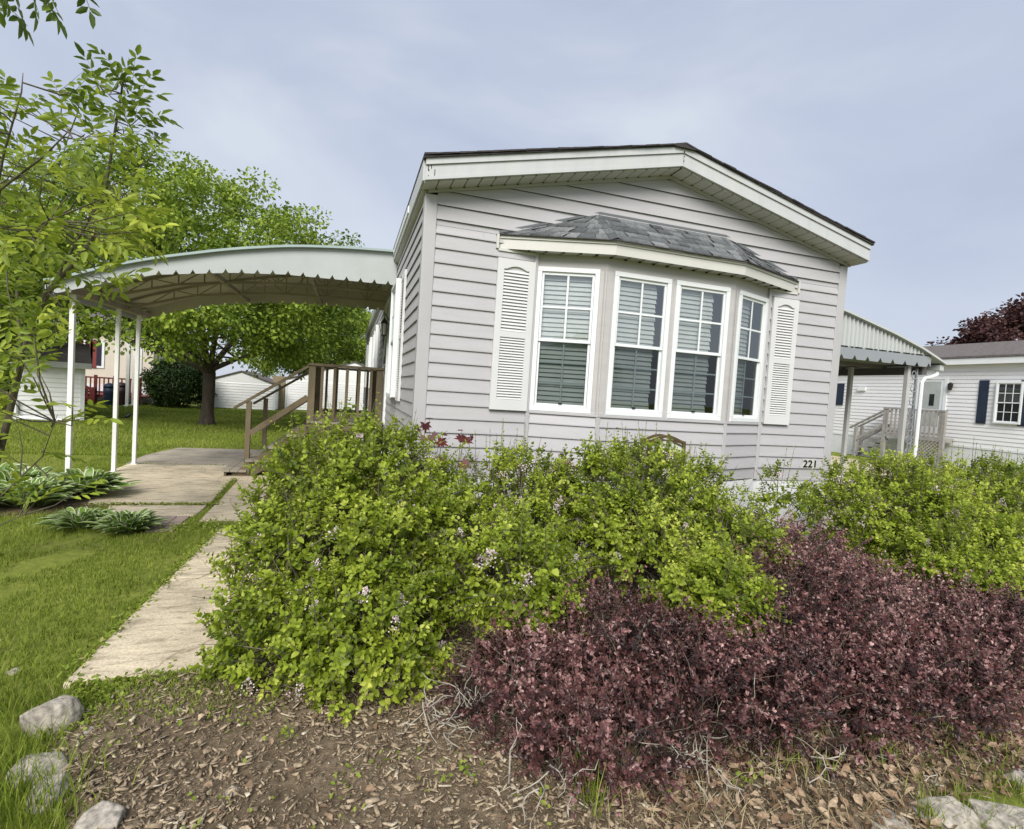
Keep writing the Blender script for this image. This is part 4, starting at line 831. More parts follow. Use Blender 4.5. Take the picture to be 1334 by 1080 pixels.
lilac('thin lilac bush with faded pink panicles between the two large bushes', (.62,-.75,0), [(.70,-.75,.64,.46,.45,.46,800),(.80,-1.15,.55,.34,.34,.28,330)], 1., seed=12, flowers=24)
lilac('rounded lilac bush below the bay window, beside the bronze panel', (1.75,-1.0,0), [(1.75,-.98,.72,.80,.52,.47,1700),(1.64,-2.08,.36,.33,.28,.30,760),(2.25,-1.55,.5,.32,.3,.28,380),(1.50,-1.45,.58,.40,.34,.32,450)], seed=13, flowers=8)
lilac('small sparse lilac bush in the gap below the house number', (3.35,-.75,0), [(3.38,-.8,.58,.36,.34,.42,230)], .8, seed=14, spires=26, flowers=12)
lilac('broad lilac hedge bush at the right, in front of the carport', (4.9,-1.0,0), [(4.55,-1.0,.62,.80,.55,.51,1400),(5.75,-1.0,.64,.85,.55,.52,1350),(6.9,-1.0,.64,.8,.55,.52,850),(4.75,-1.55,.44,.80,.42,.36,1050),(4.25,-1.75,.34,.5,.36,.30,600),(4.95,-1.95,.16,.40,.32,.28,480)], seed=15, flowers=9)
def barberry(label, root, lobes, seed, dead=()):
    global rng; rng = np.random.default_rng(seed)
    root = V3(*root); t = thing('barberry_bush', label, 'shrub', root, 'purple barberry bushes')
    A = []; tw = MB(); gt = MB(); tips = []
    for (cx,cy,cz,rx,ry,rz,n) in lobes:
        n = int(n*.46); c = V3(cx,cy,cz); R3 = V3(rx,ry,rz); d = rdir(n*3); d = d[d[:,2] > -.5][:n]; n = len(d)
        rad = np.where(rng.random(n)<.82, rng.uniform(.74,1.0,n), rng.uniform(.4,.74,n))*(1+.14*wob(d,2.6,seed)+.15*wob(d,9,seed+3)); p = c+d*R3*rad[:,None]
        dr = unit(unit(d/R3)*.75+V3(0,-.12,.38)+rng.normal(size=(n,3))*.45); k_ = p[:,2] > .05; p, dr = p[k_], dr[k_]; n = len(p)
        tone = np.clip(.42+.28*wob(p,5,seed+7)+rng.normal(0,.13,n),0,1); ln_ = rng.uniform(.10,.24,n); bend = rng.normal(size=(n,3))*.25-V3(0,0,.12); nw_ = 7
        for j in range(nw_):                # whorls of small spoon leaves along each arching spray
            u = (j+.3)/nw_; pos = p+(dr*u+bend*u*u)*ln_[:,None]; ax = unit(dr+bend*2*u)
            for m in range(6):
                s = unit(np.cross(ax, rdir(n))); dd = unit(s*(1.0-.35*u)+ax*(.35+.55*u)); nn = unit(ax-s*.3+rng.normal(size=(n,3))*.25); sz = rng.uniform(.015,.028,n)*(1-.2*u)
                A.append((pos, dd, nn, sz, sz*.48, np.clip(tone+.46*(u-.5)+rng.normal(0,.12,n),0,.96)+.04*(rng.random(n)<.03)))  # tone rises along the spray: highlights painted at tips, darker base
        for k in range(0,n,2): tw.tube([p[k]-dr[k]*.12-V3(0,0,.04), p[k], p[k]+(dr[k]*.5+bend[k]*.25)*ln_[k], p[k]+(dr[k]+bend[k])*ln_[k]],[.0028,.002,.0015,.0008],4,False)
        tips += [c+rng.normal(size=3)*R3*.45 for _ in range(8)]
    P_,D_,N_,L_,W_,a_ = [np.concatenate(z) for z in zip(*A)]
    v, q = leaves(P_,D_,N_,L_,W_,.16,.05,.62); npmesh('foliage', v, q, 'barb', t, np.repeat(a_,6))
    for tp in tips: stems(tw, root+V3(*(rng.normal(size=2)*.15),0), [tp], .008)
    tw.build('branches', 'twig', t)
    for (cx,cy,cz,sp,n) in dead:            # bare grey lower twigs
        for _ in range(n):
            p = V3(cx,cy,cz)+rng.normal(size=3)*V3(sp,sp*.5,.05); p[2] = max(p[2],.03); d = unit(V3(rng.normal(),-abs(rng.normal())*.7,.05+.35*rng.normal())); path = [p]
            for s in range(6):
                d = unit(d+rng.normal(size=3)*.42); q_ = path[-1]+d*rng.uniform(.025,.055); q_[2] = max(q_[2],.02); path.append(q_)
                if rng.random()<.5: e = unit(d+rng.normal(size=3)*.8); gt.tube([path[-1], path[-1]+e*.03, path[-1]+e*.05+rng.normal(size=3)*.008],[.0018,.0013,.0008],4,False)
            gt.tube(path,[.0035,.003,.0028,.0024,.002,.0016,.001],4,False)
    if dead: gt.build('dead_twigs', 'greytwig', t)
    return t
barberry('dark purple barberry bush in front, between the two large lilac bushes', (.55,-2.3,0), [(.40,-2.45,.15,.42,.36,.20,1000),(.85,-2.32,.18,.48,.42,.28,1300),(1.30,-2.3,.08,.42,.40,.24,900),(.55,-2.80,.11,.38,.24,.17,700),(1.15,-2.62,.17,.44,.34,.25,900)], 21, dead=[(.02,-2.42,.08,.13,46),(.45,-2.88,.07,.16,26),(.85,-2.9,.08,.16,22)])
barberry('wide purple barberry mound at right, lower than the hedge behind it', (2.0,-2.2,0), [(1.95,-2.42,.10,.50,.42,.25,1200),(2.40,-2.1,.26,.65,.58,.33,1600),(2.85,-1.50,.30,.60,.5,.30,1200),(3.0,-2.0,.16,.6,.5,.24,1200),(1.65,-2.78,.13,.48,.3,.2,950),(2.30,-2.82,.13,.5,.32,.21,1000),(3.0,-2.66,.12,.55,.36,.22,950),(3.8,-2.1,.08,.6,.5,.22,1000),(4.4,-2.35,.05,.55,.4,.20,800),(3.75,-2.45,.12,.5,.34,.22,600)], 22, dead=[(1.7,-2.98,.06,.3,18)])
# ------------------------------------------------------------------ red maple seedlings by the wall
def mapleleaf(c, n, up, s):
    n = unit(V3(*n)); u = unit(V3(*up)-n*np.dot(up,n)); w = np.cross(u,n)
    pr = [(0,-.1),(.16,-.22),(.42,-.25),(.30,-.05),(.5,.18),(.26,.16),(.24,.38),(.10,.30),(0,.62)]
    pr = pr+[(-a,b) for a,b in pr[-2:0:-1]]
    return [tuple(V3(*c)+(w*a+u*b)*s + n*(.12*s*abs(a))) for a,b in pr]
def seedling(label, root, lv, seed):
    r = np.random.default_rng(seed); t = thing('red_maple_seedling', label, 'seedling', root, 'red maple seedlings'); st = MB(); b = MB(); rv = []
    for (p, s, n, up, tone) in lv:
        p = V3(*p); pts = mapleleaf(p, n, up, s*1.2); b.add(pts+[tuple(p)], [(i,(i+1)%len(pts),len(pts)) for i in range(len(pts))], True); rv += [tone]*(len(pts)+1)
        st.tube([V3(*root), V3(*root)*.4+p*.6+r.normal(size=3)*.02, p-V3(*up)*s*.1],[.006,.004,.0018],5)
    o = b.build('leaves', 'redleaf', t); a = o.data.attributes.new('rnd','FLOAT','POINT'); a.data.foreach_set('value', rv); st.build('stem', 'twig', t)
q = lambda x, y, yy=-.32: at(x, y, Y, yy)
seedling('dark red maple seedling at the left corner of the home', (.12,-.3,0), [(q(555,571),.13,(0,-.4,.9),(-.3,-.9,-.1),.9),(q(554,554),.10,(.3,-.9,.2),(.1,-.2,-1),.2),(q(545,558),.08,(.6,-.5,.5),(-.8,0,-.5),.25),(q(563,568),.09,(-.2,-.9,.3),(.5,-.3,-.8),.3),(q(573,576),.13,(0,-.6,.8),(.8,-.5,-.2),.55),(q(560,545),.06,(0,.1,1),(.9,-.3,.1),.2),(q(578,566),.07,(.2,-.3,.9),(.9,-.2,-.3),.25)], 1)
seedling('taller red maple seedling with drooping leaves on a bare arching stem', (.33,-.3,0), [(q(602,572),.12,(.2,-.5,.8),(-.8,-.3,.1),.5),(q(606,574),.12,(-.1,-.5,.8),(.8,-.4,-.4),.45),(q(601,561),.07,(0,-.1,1),(-.9,-.2,.1),.5),(q(614,569),.07,(.7,-.6,.1),(.1,-.1,-1),.3),(q(575,598),.09,(0,-.4,.9),(-.6,-.4,0),.3),(q(604,604),.12,(0,-.7,.6),(.5,-.4,-.2),.75)], 2)
seedling('single pale red maple leaf standing above the lilac below the bay', (1.33,-.5,0), [(q(734,603,-.5),.135,(.1,-.8,.5),(.1,-.3,-.8),1.),(q(731,594,-.5),.05,(0,-.9,.3),(0,0,1),.2)], 3)
# ------------------------------------------------------------------ hostas
def hosta(label, c, R0, n, seed, up=.5):
    global rng; rng = np.random.default_rng(seed); c = V3(*c); t = thing('hosta_plant', label, 'plant', c, 'variegated hostas')
    a = rng.uniform(0,2*PI,n); el = rng.uniform(.45,1.42,n); L = rng.uniform(.7,1.1,n)*R0; V_=[];Q_=[];R_=[]
    for k in range(n):
        h = V3(math.cos(a[k]),math.sin(a[k]),0); s = V3(-h[1],h[0],0); p0 = c+h*rng.uniform(0,.25)*R0; w = L[k]*.08; tw_ = rng.uniform(-.4,.4)
        m = 7; rows = []
        for i in range(m):
            u = i/(m-1); rad = L[k]*(u*math.cos(el[k])*.9); z = L[k]*(u*math.sin(el[k])*1.05 - .62*u*u*math.sin(el[k])*.9); z = max(z,.01)
            prof = math.sin(PI*min(u*.92+.08,1))**.8 if u>.22 else .18; ww = w*prof*(1 if i<m-1 else .02); mid = p0+h*rad+V3(0,0,z); sd = s*math.cos(tw_)+V3(0,0,math.sin(tw_))
            rows.append([mid-sd*ww+V3(0,0,ww*.35), mid-sd*ww*.8+V3(0,0,ww*.25), mid, mid+sd*ww*.8+V3(0,0,ww*.25), mid+sd*ww+V3(0,0,ww*.35)])
        g = rng.uniform(0,.75); b0 = len(V_)
        # white margin strips keep their own vertices so the edge stays crisp
        for i in range(m):
            r_ = rows[i]; V_ += [r_[0],r_[1],r_[1],r_[2],r_[3],r_[3],r_[4]]; R_ += [.92,.92,g,g*.9,g,.92,.92]
        for i in range(m-1):
            o = b0+i*7
            for j in (0,2,3,5): Q_.append((o+j,o+j+1,o+j+8,o+j+7))
    npmesh('leaves', V_, Q_, 'hosta', t, R_, True)
for lab_, c_, r_, n_, sd_ in (('white-edged hosta clump at the foot of the first awning post, right of the others',(-3.55,2.72,.02),.58,230,31),('white-edged hosta clump nearest the lawn, in front of the first awning post',(-3.80,2.15,.02),.56,230,32),
  ('white-edged hosta clump just left of the first awning post',(-4.15,2.60,.02),.62,240,35),('leftmost white-edged hosta clump, under the sapling trunk',(-4.42,1.95,.02),.60,230,36),('white-edged hosta clump at the back left, toward the white shed',(-4.65,2.95,.02),.62,220,37)): hosta(lab_, c_, r_, n_, sd_)
hosta('small low hosta clump at the end of the brick path', (-2.55,1.12,0), .38, 200, 33); hosta('low narrow-leaved hosta clump in the lawn left of the small one', (-3.0,1.28,0), .36, 180, 34)
# ------------------------------------------------------------------ trees
def foliage_clumps(centers, rad, per, lsz, tones, flat=.62, wr=.62):
    n = len(centers)*per; c = np.repeat(centers,per,0); r = np.repeat(np.asarray(rad),per); d = rdir(n)*(rng.random(n)**.45)[:,None]
    p = c+d*r[:,None]*V3(1,1,flat)*np.array([1,1,1]); D = unit(d+rng.normal(size=(n,3))*.5-V3(0,0,.25)); nn = unit(V3(0,0,1)+rng.normal(size=(n,3))*.55+d*.5); L = lsz*rng.uniform(.65,1.25,n)
    a = np.clip(np.repeat(tones,per)+rng.normal(0,.14,n),0,1); v, q = leaves(p,D,nn,L,L*wr,.12,.15,.42); return v, q, np.repeat(a,6)
def tree(name, label, cat, root, fork, cen, R3, m, nclump, per, lsz, r0, seed, crad=.6, group=None, nlimb=9, low=-.55, bark='bark', flat=.62, inner=.55):
    global rng; rng = np.random.default_rng(seed); root = V3(*root); t = thing(name, label, cat, root, group); cen, R3, fork = V3(*cen), V3(*R3), V3(*fork)
    d = rdir(nclump*3); d = d[d[:,2] > low][:nclump]; k = len(d)
    rad = np.where(rng.random(k)<.68, rng.uniform(.84,1.02,k), rng.uniform(inner,.86,k))*(1+.13*wob(d,1.8,seed)+.13*wob(d,5.5,seed+1)); ce = cen+d*R3*rad[:,None]
    tone = np.clip(.45+.3*wob(ce,1.2,seed+5)+rng.normal(0,.1,k),0,1); v, q, a = foliage_clumps(ce, rng.uniform(.6,1.25,k)*crad, per, lsz, tone, flat); npmesh('crown', v, q, m, t, a)
    b = MB(); mid = root*.5+fork*.5+rng.normal(size=3)*V3(.012,.012,0)
    b.tube([root-V3(0,0,.1),root+V3(0,0,.12),root+V3(0,0,.4),mid,fork],[r0*1.7,r0*1.25,r0*1.02,r0*.95,r0*.98],14)
    ix = rng.permutation(k)[:nlimb*4]
    for i in range(nlimb):
        e = ce[ix[i]]; p1 = fork*.6+e*.4+rng.normal(size=3)*.12*R3[0]*.3; p1[2] = fork[2]*.45+e[2]*.55-.15; p2 = fork*.25+e*.75+rng.normal(size=3)*.15
        b.tube([fork-V3(0,0,.12),fork*.85+p1*.15+V3(0,0,.05),p1,p2,e],[r0*.62,r0*.5,r0*.33,r0*.18,r0*.06],8)
        for j in range(3): e2 = ce[ix[nlimb+(i*3+j)%(len(ix)-nlimb)]]; e2 = p1*.35+e2*.65 if np.linalg.norm(e2-p1) > R3[0]*.9 else e2; b.tube([p1,(p1+e2)/2+rng.normal(size=3)*.1,e2],[r0*.2,r0*.12,r0*.04],6)
    b.build('trunk', bark, t, smooth=True); return t
mp = tree('maple_tree', 'broad green maple tree on the lawn behind the awning', 'tree', (-4.72,13.4,0), (-4.70,13.4,1.62), (-5.5,13.5,4.2), (5.3,4.5,3.25), 'maple', 470, 190, .112, .175, 47, .66, nlimb=9, low=-.66, inner=.5)
for (x,y,s,rz,lab) in ((-3.0,-19.,.60,2.0,'maple tree behind the photographer, seen mirrored in the left bay pane'),(6.4,-17.,.66,4.1,'maple tree behind the photographer, seen mirrored in the middle panes')): dup(mp, (x,y,0), rz, lab, s)
p = at(230,531,Z,0); tree('evergreen_shrub', 'dark round evergreen shrub left of the maple trunk', 'shrub', (p[0],p[1]+.2,0), (p[0],p[1]+.2,.4), (p[0],p[1]+.2,1.0), (1.28,1.2,1.05), 'conif', 190, 110, .085, .07, 42, .28, nlimb=6, low=-.9)
tree('purple_plum_tree', 'dark purple leaved tree rising behind the white home\'s roof', 'tree', (24.5,8.6,0), (24.5,8.6,2.6), (24.8,8.4,4.5), (2.9,2.9,1.95), 'plum', 260, 110, .15, .16, 43, .52, nlimb=9, low=-.6)
tree('evergreen_tree', 'dark dense tree behind the ash sapling at the left edge', 'tree', (-12.8,15.5,0), (-12.8,15.5,1.0), (-12.8,15.5,2.9), (2.6,2.4,2.5), 'conif', 260, 110, .13, .16, 44, .55, low=-.9)
for (x,y,s,rz,lab) in ((-16,31,.9,1.,'leafy tree far behind the beige house'),(-3,36,1.0,2.6,'leafy tree far behind the white sheds'),(-26,24,1.1,.5,'leafy tree far beyond the left edge of the lawn')): dup(mp, (x,y,0), rz, lab, s)
# ash sapling at the left edge, with compound leaves
def compound(A, p, d, n, L, tone, sz=.085, pairs=3):
    d = unit(d); s = unit(np.cross(d, n)); n = np.cross(s, d)
    for k in range(pairs):
        t = .35+.55*k/(pairs-1); q = p+d*L*t-n*L*.12*t*t
        for sg in (1,-1): A.append((q, unit(s*sg*.85+d*.55-n*.18+rng.normal(size=3)*.12), unit(n+rng.normal(size=3)*.3), sz*rng.uniform(.75,1.1), tone+rng.normal()*.1))
    A.append((p+d*L-n*L*.12, unit(d-n*.25), unit(n+rng.normal(size=3)*.25), sz*1.12, tone+rng.normal()*.1))
def ashtree(label, root, limbs, twigs, seed, leafsz, r0, hang=0):
    global rng; rng = np.random.default_rng(seed); root = V3(*root); t = thing('ash_sapling', label, 'tree', root); b = MB(); A = []; pts = []
    for path, r in limbs:
        path = [V3(*p) for p in path]; b.tube(path, list(np.linspace(1, .12, len(path))**.8*r), 7)
        for i in range(len(path)-1):
            for u in np.linspace(0,1,7)[:-1]: pts.append(path[i]*(1-u)+path[i+1]*u)
    pts = np.array(pts)
    for c, tone, k in twigs:
        c = V3(*c); dd = np.linalg.norm(pts-c,axis=1)+.35*np.clip(pts[:,2]-c[2],0,9); s = pts[np.argmin(dd)]; m = s*.45+c*.55+V3(0,0,-.03)+rng.normal(size=3)*.03; b.tube([s,m,c],[.006,.0045,.0022],5,False)
        ax = unit(c-m)
        for j in range(k):
            u = j/max(k-1,1); p = m*(1-u)*.6+c*(.4+.6*u) if k>1 else c; d = unit(ax*.7+rdir(1)[0]*.8+V3(0,0,.15)) if not hang else unit(V3(.35,.1,-1)+rdir(1)[0]*.55); e = p+d*.05; L = rng.uniform(.14,.24)*leafsz/.085
            b.tube([p, p+d*L*.5-V3(0,0,.004), p+d*L],[.0018,.0014,.0008],3,False); compound(A, p, d, unit(V3(0,-.1,1)+rng.normal(size=3)*.35), L, tone, leafsz)
    P_,D_,N_,L_,T_ = [np.array(z) for z in zip(*A)]
    v, q = leaves(P_,D_,N_,L_,L_*.38,.16,.16,.42); npmesh('crown', v, q, 'ash', t, np.repeat(np.clip(T_,0,1),6)); b.build('trunk', 'sapbark', t, smooth=True); return t
g = lambda x, y, t: deep(x, y, t)
rt = at(-75,735,Z,0); dr_ = np.dot(rt-CAM,_f)
limbs = [([rt, g(-30,665,dr_-.1), g(0,588,4.9), g(21,503,4.7), g(30,462,4.6), g(40,430,4.5), g(61,380,4.4), g(98,342,4.3), g(120,312,4.2), g(137,248,4.1), g(150,170,4.0), g(162,98,4.0)], .033),
 ([g(28,466,4.6), g(24,420,4.7), g(22,380,4.8), g(34,330,4.8), g(52,300,4.8), g(70,240,4.7), g(95,160,4.6)], .015),
 ([g(40,430,4.5), g(70,370,4.3), g(98,318,4.1), g(120,280,4.0), g(150,235,3.9)], .014),
 ([g(0,588,4.9), g(-25,480,4.4), g(-20,330,4.0), g(0,247,3.8), g(57,204,3.6), g(95,165,3.5)], .017), ([g(-20,330,4.0), g(0,320,3.8), g(35,299,3.6), g(70,285,3.5)], .010),
 ([g(-25,480,4.4), g(-10,280,3.9), g(5,200,3.7), g(28,120,3.6), g(30,95,3.6)], .012),
 ([g(-30,665,dr_-.1), g(0,647,4.3), g(55,595,3.9), g(75,540,3.8)], .009), ([g(-30,690,4.4), g(0,684,3.9), g(37,668,3.7)], .007)]
rng = np.random.default_rng(51); tw_ = []
def inpoly(x, y, pl):
    c = False; j = len(pl)-1
    for i in range(len(pl)):
        if (pl[i][1] > y) != (pl[j][1] > y) and x < (pl[j][0]-pl[i][0])*(y-pl[i][1])/(pl[j][1]-pl[i][1])+pl[i][0]: c = not c
        j = i
    return c
poly = [(-60,100),(0,108),(60,120),(100,118),(120,150),(140,190),(182,245),(188,320),(170,345),(120,392),(70,420),(60,470),(30,520),(-60,560)]
while len(tw_) < 128:
    x, y = rng.uniform(-60,215), rng.uniform(80,560)
    if inpoly(x,y,poly): dz = 3.2+1.3*rng.random() if y < 330 else 3.5+1.1*rng.random(); tone = .25+.5*rng.random()+.25*((y>240)&(x>70)); tw_.append((g(x,y,dz), tone, int(rng.integers(2,5))))
for x,y in ((160,98),(172,112),(150,112),(176,130),(186,150),(166,140),(180,172),(160,165),(150,140),(190,185),(196,205),(172,195),(138,120),(128,112)): tw_.append((g(x,y,3.95), .15+.2*rng.random(), 2))
for x,y,t_ in ((70,545,3.8),(95,530,3.7),(60,590,3.9),(100,640,3.9),(40,660,3.7),(60,625,3.9),(20,600,4.0),(30,640,3.8),(108,545,3.8),(25,560,4.2)): tw_.append((g(x,y,t_), .45+.3*rng.random(), 2))
ashtree('slender ash sapling with compound leaves leaning in from the left edge', rt, limbs, tw_, 52, .090, .035)
r2 = V3(-3.2,-3.6,0)
ashtree('overhanging ash branch tips at the top left corner of the sky', r2, [([r2, r2+V3(.05,.1,1.5), r2+V3(.2,.25,2.6), g(-120,-90,2.4), g(-40,-30,2.2), g(15,-22,2.1), g(60,-30,2.1), g(105,-34,2.15)], .04)],
  [(g(14,-20,2.1),.05,2),(g(38,-24,2.08),.05,2),(g(56,-30,2.1),.1,1),(g(102,-36,2.15),.05,1),(g(-8,-24,2.1),.1,2),(g(-50,-70,2.2),.1,3),(g(-80,-110,2.3),.12,3),(g(-110,-130,2.4),.1,3),(g(-20,-110,2.2),.1,3),(g(40,-120,2.15),.1,3),(g(80,-130,2.15),.1,2),(g(-60,-30,2.25),.1,3),(g(-110,-60,2.4),.1,3)], 53, .062, .04, 1)
# ------------------------------------------------------------------ small bird on the lawn
p = at(165,547,Z,0); b = MB(); bd = thing('bird', 'small dark bird standing on the lawn left of the maple', 'bird', p)
b.tube([p+V3(-.10,0,.07),p+V3(-.05,0,.08),p+V3(0,0,.10),p+V3(.05,0,.14),p+V3(.075,0,.17),p+V3(.10,0,.18),p+V3(.125,0,.175)],[.012,.03,.05,.045,.03,.032,.004],10)
b.tube([p+V3(-.16,0,.055),p+V3(-.07,0,.08)],[.014,.012],6); b.tube([p+V3(.0,.015,0),p+V3(.0,.015,.07)],.005,5); b.tube([p+V3(.01,-.015,0),p+V3(.01,-.015,.07)],.005,5)
b.build('body', 'black', bd, smooth=True)
# ------------------------------------------------------------------ countless ground cover
def blades(x, y, z, h, lean, w, rndv, name, m):
    n = len(x); a = rng.uniform(0,2*PI,n); s = np.stack([np.cos(a),np.sin(a),0*a],-1); l = rng.uniform(0,2*PI,n); ld = np.stack([np.cos(l),np.sin(l),0*l],-1)*(lean*h*rng.uniform(.2,1,n))[:,None]
    p = np.stack([x,y,z],-1); wv = s*np.asarray(w)[:,None]; up = np.stack([0*x,0*x,h],-1)
    v = np.stack([p-wv, p+wv, p+wv*.75+up*.55+ld*.35, p-wv*.75+up*.55+ld*.35, p+up*.97+ld, p+up*.98+ld+wv*.1],1).reshape(-1,3); i = np.arange(n)[:,None]*6
    q = np.concatenate([i+np.array([[0,1,2,3]]), i+np.array([[3,2,5,4]])],0); return kind(npmesh(name, v, q, m, None, np.repeat(rndv,6)), 'stuff')
rng = np.random.default_rng(61)
def on_hard(x, y):              # on a slab, path or bed
    h = (x>-1.83)&(x<-.9)&(y>-1.75)&(y<1.1); h |= (x>-2.05)&(x<-1)&(y>1.42)&(y<4); h |= (y>2.2)&(y<5.16)&(x<-1)&(x>-3.3-.62*np.clip((y-2.2)/1.8,0,1)); h |= (x>-3.0)&(x<-2.1)&(y>1.72)&(y<2.25)
    h |= (x>-4.05)&(x<-1)&(y>5.16)&(y<7.46); h |= (x>-2.68)&(x<-2.15)&(y>1.0)&(y<1.72); h |= bed_inside(x,y) > .02; h |= (x>-.05)&(x<4.9)&(y>-.1)&(y<17.2); return h
n = 150000; x = rng.uniform(-4.6,-.9,n); y = -3.6+10.*rng.random(n)**1.5; k = ~on_hard(x,y) & (np.hypot((x+3.95)/.72,(y-2.5)/.62)>1); x, y = x[k], y[k]; pn = np.stack([x,y,0*x],-1)
thin = wob(pn,2.3,4); k = (thin+.35*wob(pn,9,14) > -.85+.5*rng.random(len(x))); x,y,pn,thin = x[k],y[k],pn[k],thin[k]
edge = bed_inside(x,y) > -.25
blades(x, y, 0*x, rng.uniform(.02,.052,len(x))*(1+.55*edge+.3*(x<-2.0)*(y<-1.6)), .75, rng.uniform(.0016,.003,len(x)), np.clip(.52+.30*thin+.15*wob(pn,7,15)+rng.normal(0,.18,len(x)),0,1), 'grass', 'grass')
n = 90000; x = rng.uniform(-16,-.2,n); y = 6.2+16*rng.random(n)**1.7; k = ~on_hard(x,y); x, y = x[k], y[k]; pn = np.stack([x,y,0*x],-1); blades(x, y, 0*x, rng.uniform(.03,.07,len(x)), .7, .003+.0004*y, np.clip(.5+.25*wob(pn,1.1,6)+rng.normal(0,.16,len(x)),0,1), 'grass', 'grass')
n = 12000; x = rng.uniform(-8,-4.2,n); y = rng.uniform(-2,7,n); blades(x, y, 0*x, rng.uniform(.03,.07,n), .7, np.full(n,.003), np.clip(.5+rng.normal(0,.18,n),0,1), 'grass', 'grass')
n = 16000; x = rng.uniform(9.7,18,n); y = rng.uniform(0,16,n); blades(x, y, 0*x, rng.uniform(.03,.07,n), .7, np.full(n,.006), np.clip(.5+rng.normal(0,.18,n),0,1), 'grass', 'grass')
# tufts at the bed's edges, joints of the slabs, and among the right-hand stones
def tuft_pts(cx, cy, sx, sy, n): return rng.normal(cx,sx,n), rng.normal(cy,sy,n)
xs_, ys_, hs_ = [], [], []
for px_,py_,n,s,h in ((20,1060,260,.10,.14),(30,1000,200,.08,.12),(60,1065,160,.08,.11),(10,930,160,.08,.10),(1255,1075,150,.05,.11),(1290,1078,120,.06,.12),(1215,1078,90,.03,.10),(1325,1030,80,.06,.09),(1130,990,60,.07,.12),(1040,1010,40,.06,.12),(760,1040,40,.05,.16),(770,1070,40,.03,.16),(1240,1000,120,.12,.09),(1290,985,120,.12,.09)):
    c = at(px_,py_,Z,0); a, d = tuft_pts(c[0],c[1],s,s,n); xs_.append(a); ys_.append(d); hs_.append(rng.uniform(.5,1.1,n)*h)
x, y, h = map(np.concatenate, (xs_,ys_,hs_)); blades(x, y, np.maximum(bed_z(x,y),0), h, .55, np.full(len(x),.0024), np.clip(.5+rng.normal(0,.2,len(x)),0,1), 'grass_tufts', 'grass')
n = 1500; x = rng.uniform(-1.8,-1.0,n); y = -1.75-.40*rng.random(n)**1.6; blades(x, y, np.maximum(bed_z(x,y),0), rng.uniform(.02,.05,n), .9, np.full(n,.002), np.clip(.5+rng.normal(0,.2,n),0,1), 'grass', 'grass')
n = 2600; x = rng.uniform(.3,4.2,n); y = rng.uniform(-3.45,-2.55,n)+.12*np.sin(x*4); blades(x, y, np.maximum(bed_z(x,y),0)+.005, rng.uniform(.03,.13,n), 1.7, np.full(n,.0017), rng.random(n), 'dry_grass', 'straw')
xs_, ys_ = [], []
for (x0,y0,x1,y1,n,s) in ((-2.07,2.2,-2.15,3.9,420,.03),(-3.3,2.2,-2.0,2.19,520,.025),(-4.0,5.16,-1.9,5.16,160,.02),(-1.85,-1.74,-1.76,1.1,700,.03),(-1.8,1.12,-1.0,1.40,500,.10),(-1.75,-1.80,-1.0,-1.76,420,.05),(-2.2,1.1,-1.8,1.35,350,.10)):
    t = rng.random(n); xs_.append(x0+(x1-x0)*t+rng.normal(0,s,n)); ys_.append(y0+(y1-y0)*t+rng.normal(0,s,n))
n = 1500; xs_.append(rng.uniform(-1.78,-.95,n)); ys_.append(-1.76-.42*rng.random(n)**1.8)
x, y = map(np.concatenate, (xs_,ys_)); n = len(x); d = unit(np.stack([rng.normal(size=n),rng.normal(size=n),.4+.4*rng.random(n)],-1)); v, q = leaves(np.stack([x,y,.015+.02*rng.random(n)],-1), d, unit(V3(0,0,1)+rng.normal(size=(n,3))*.4), rng.uniform(.014,.034,n), rng.uniform(.010,.022,n), .15, .1, .5)
kind(npmesh('weeds', v, q, 'grass', None, np.repeat(np.clip(.55+rng.normal(0,.2,n),0,1),6)), 'stuff')
xs_, ys_ = [], []
for px_,py_,n,s in ((375,970,26,.035),(345,935,30,.05),(455,1020,14,.03),(320,945,20,.05),(610,1010,22,.04),(585,1025,20,.04),(865,1040,30,.05),(700,1060,16,.05),(975,1020,20,.04),(1000,1000,16,.04),(180,960,40,.10),(140,930,50,.10),(250,920,30,.10),(520,1000,14,.05),(300,1060,20,.08),(430,1060,14,.06)):
    c = at(px_,py_,Z,.03); xs_.append(rng.normal(c[0],s,n)); ys_.append(rng.normal(c[1],s,n))
x, y = map(np.concatenate, (xs_,ys_)); n = len(x); d = unit(np.stack([rng.normal(size=n),rng.normal(size=n),.5+.5*rng.random(n)],-1)); v, q = leaves(np.stack([x,y,np.maximum(bed_z(x,y),0)+.012+.035*rng.random(n)],-1), d, unit(V3(0,0,1)+rng.normal(size=(n,3))*.4), rng.uniform(.010,.027,n), rng.uniform(.008,.018,n), .15, .1, .5)
kind(npmesh('weeds', v, q, 'grass', None, np.repeat(np.clip(.55+rng.normal(0,.2,n),0,1),6)), 'stuff')
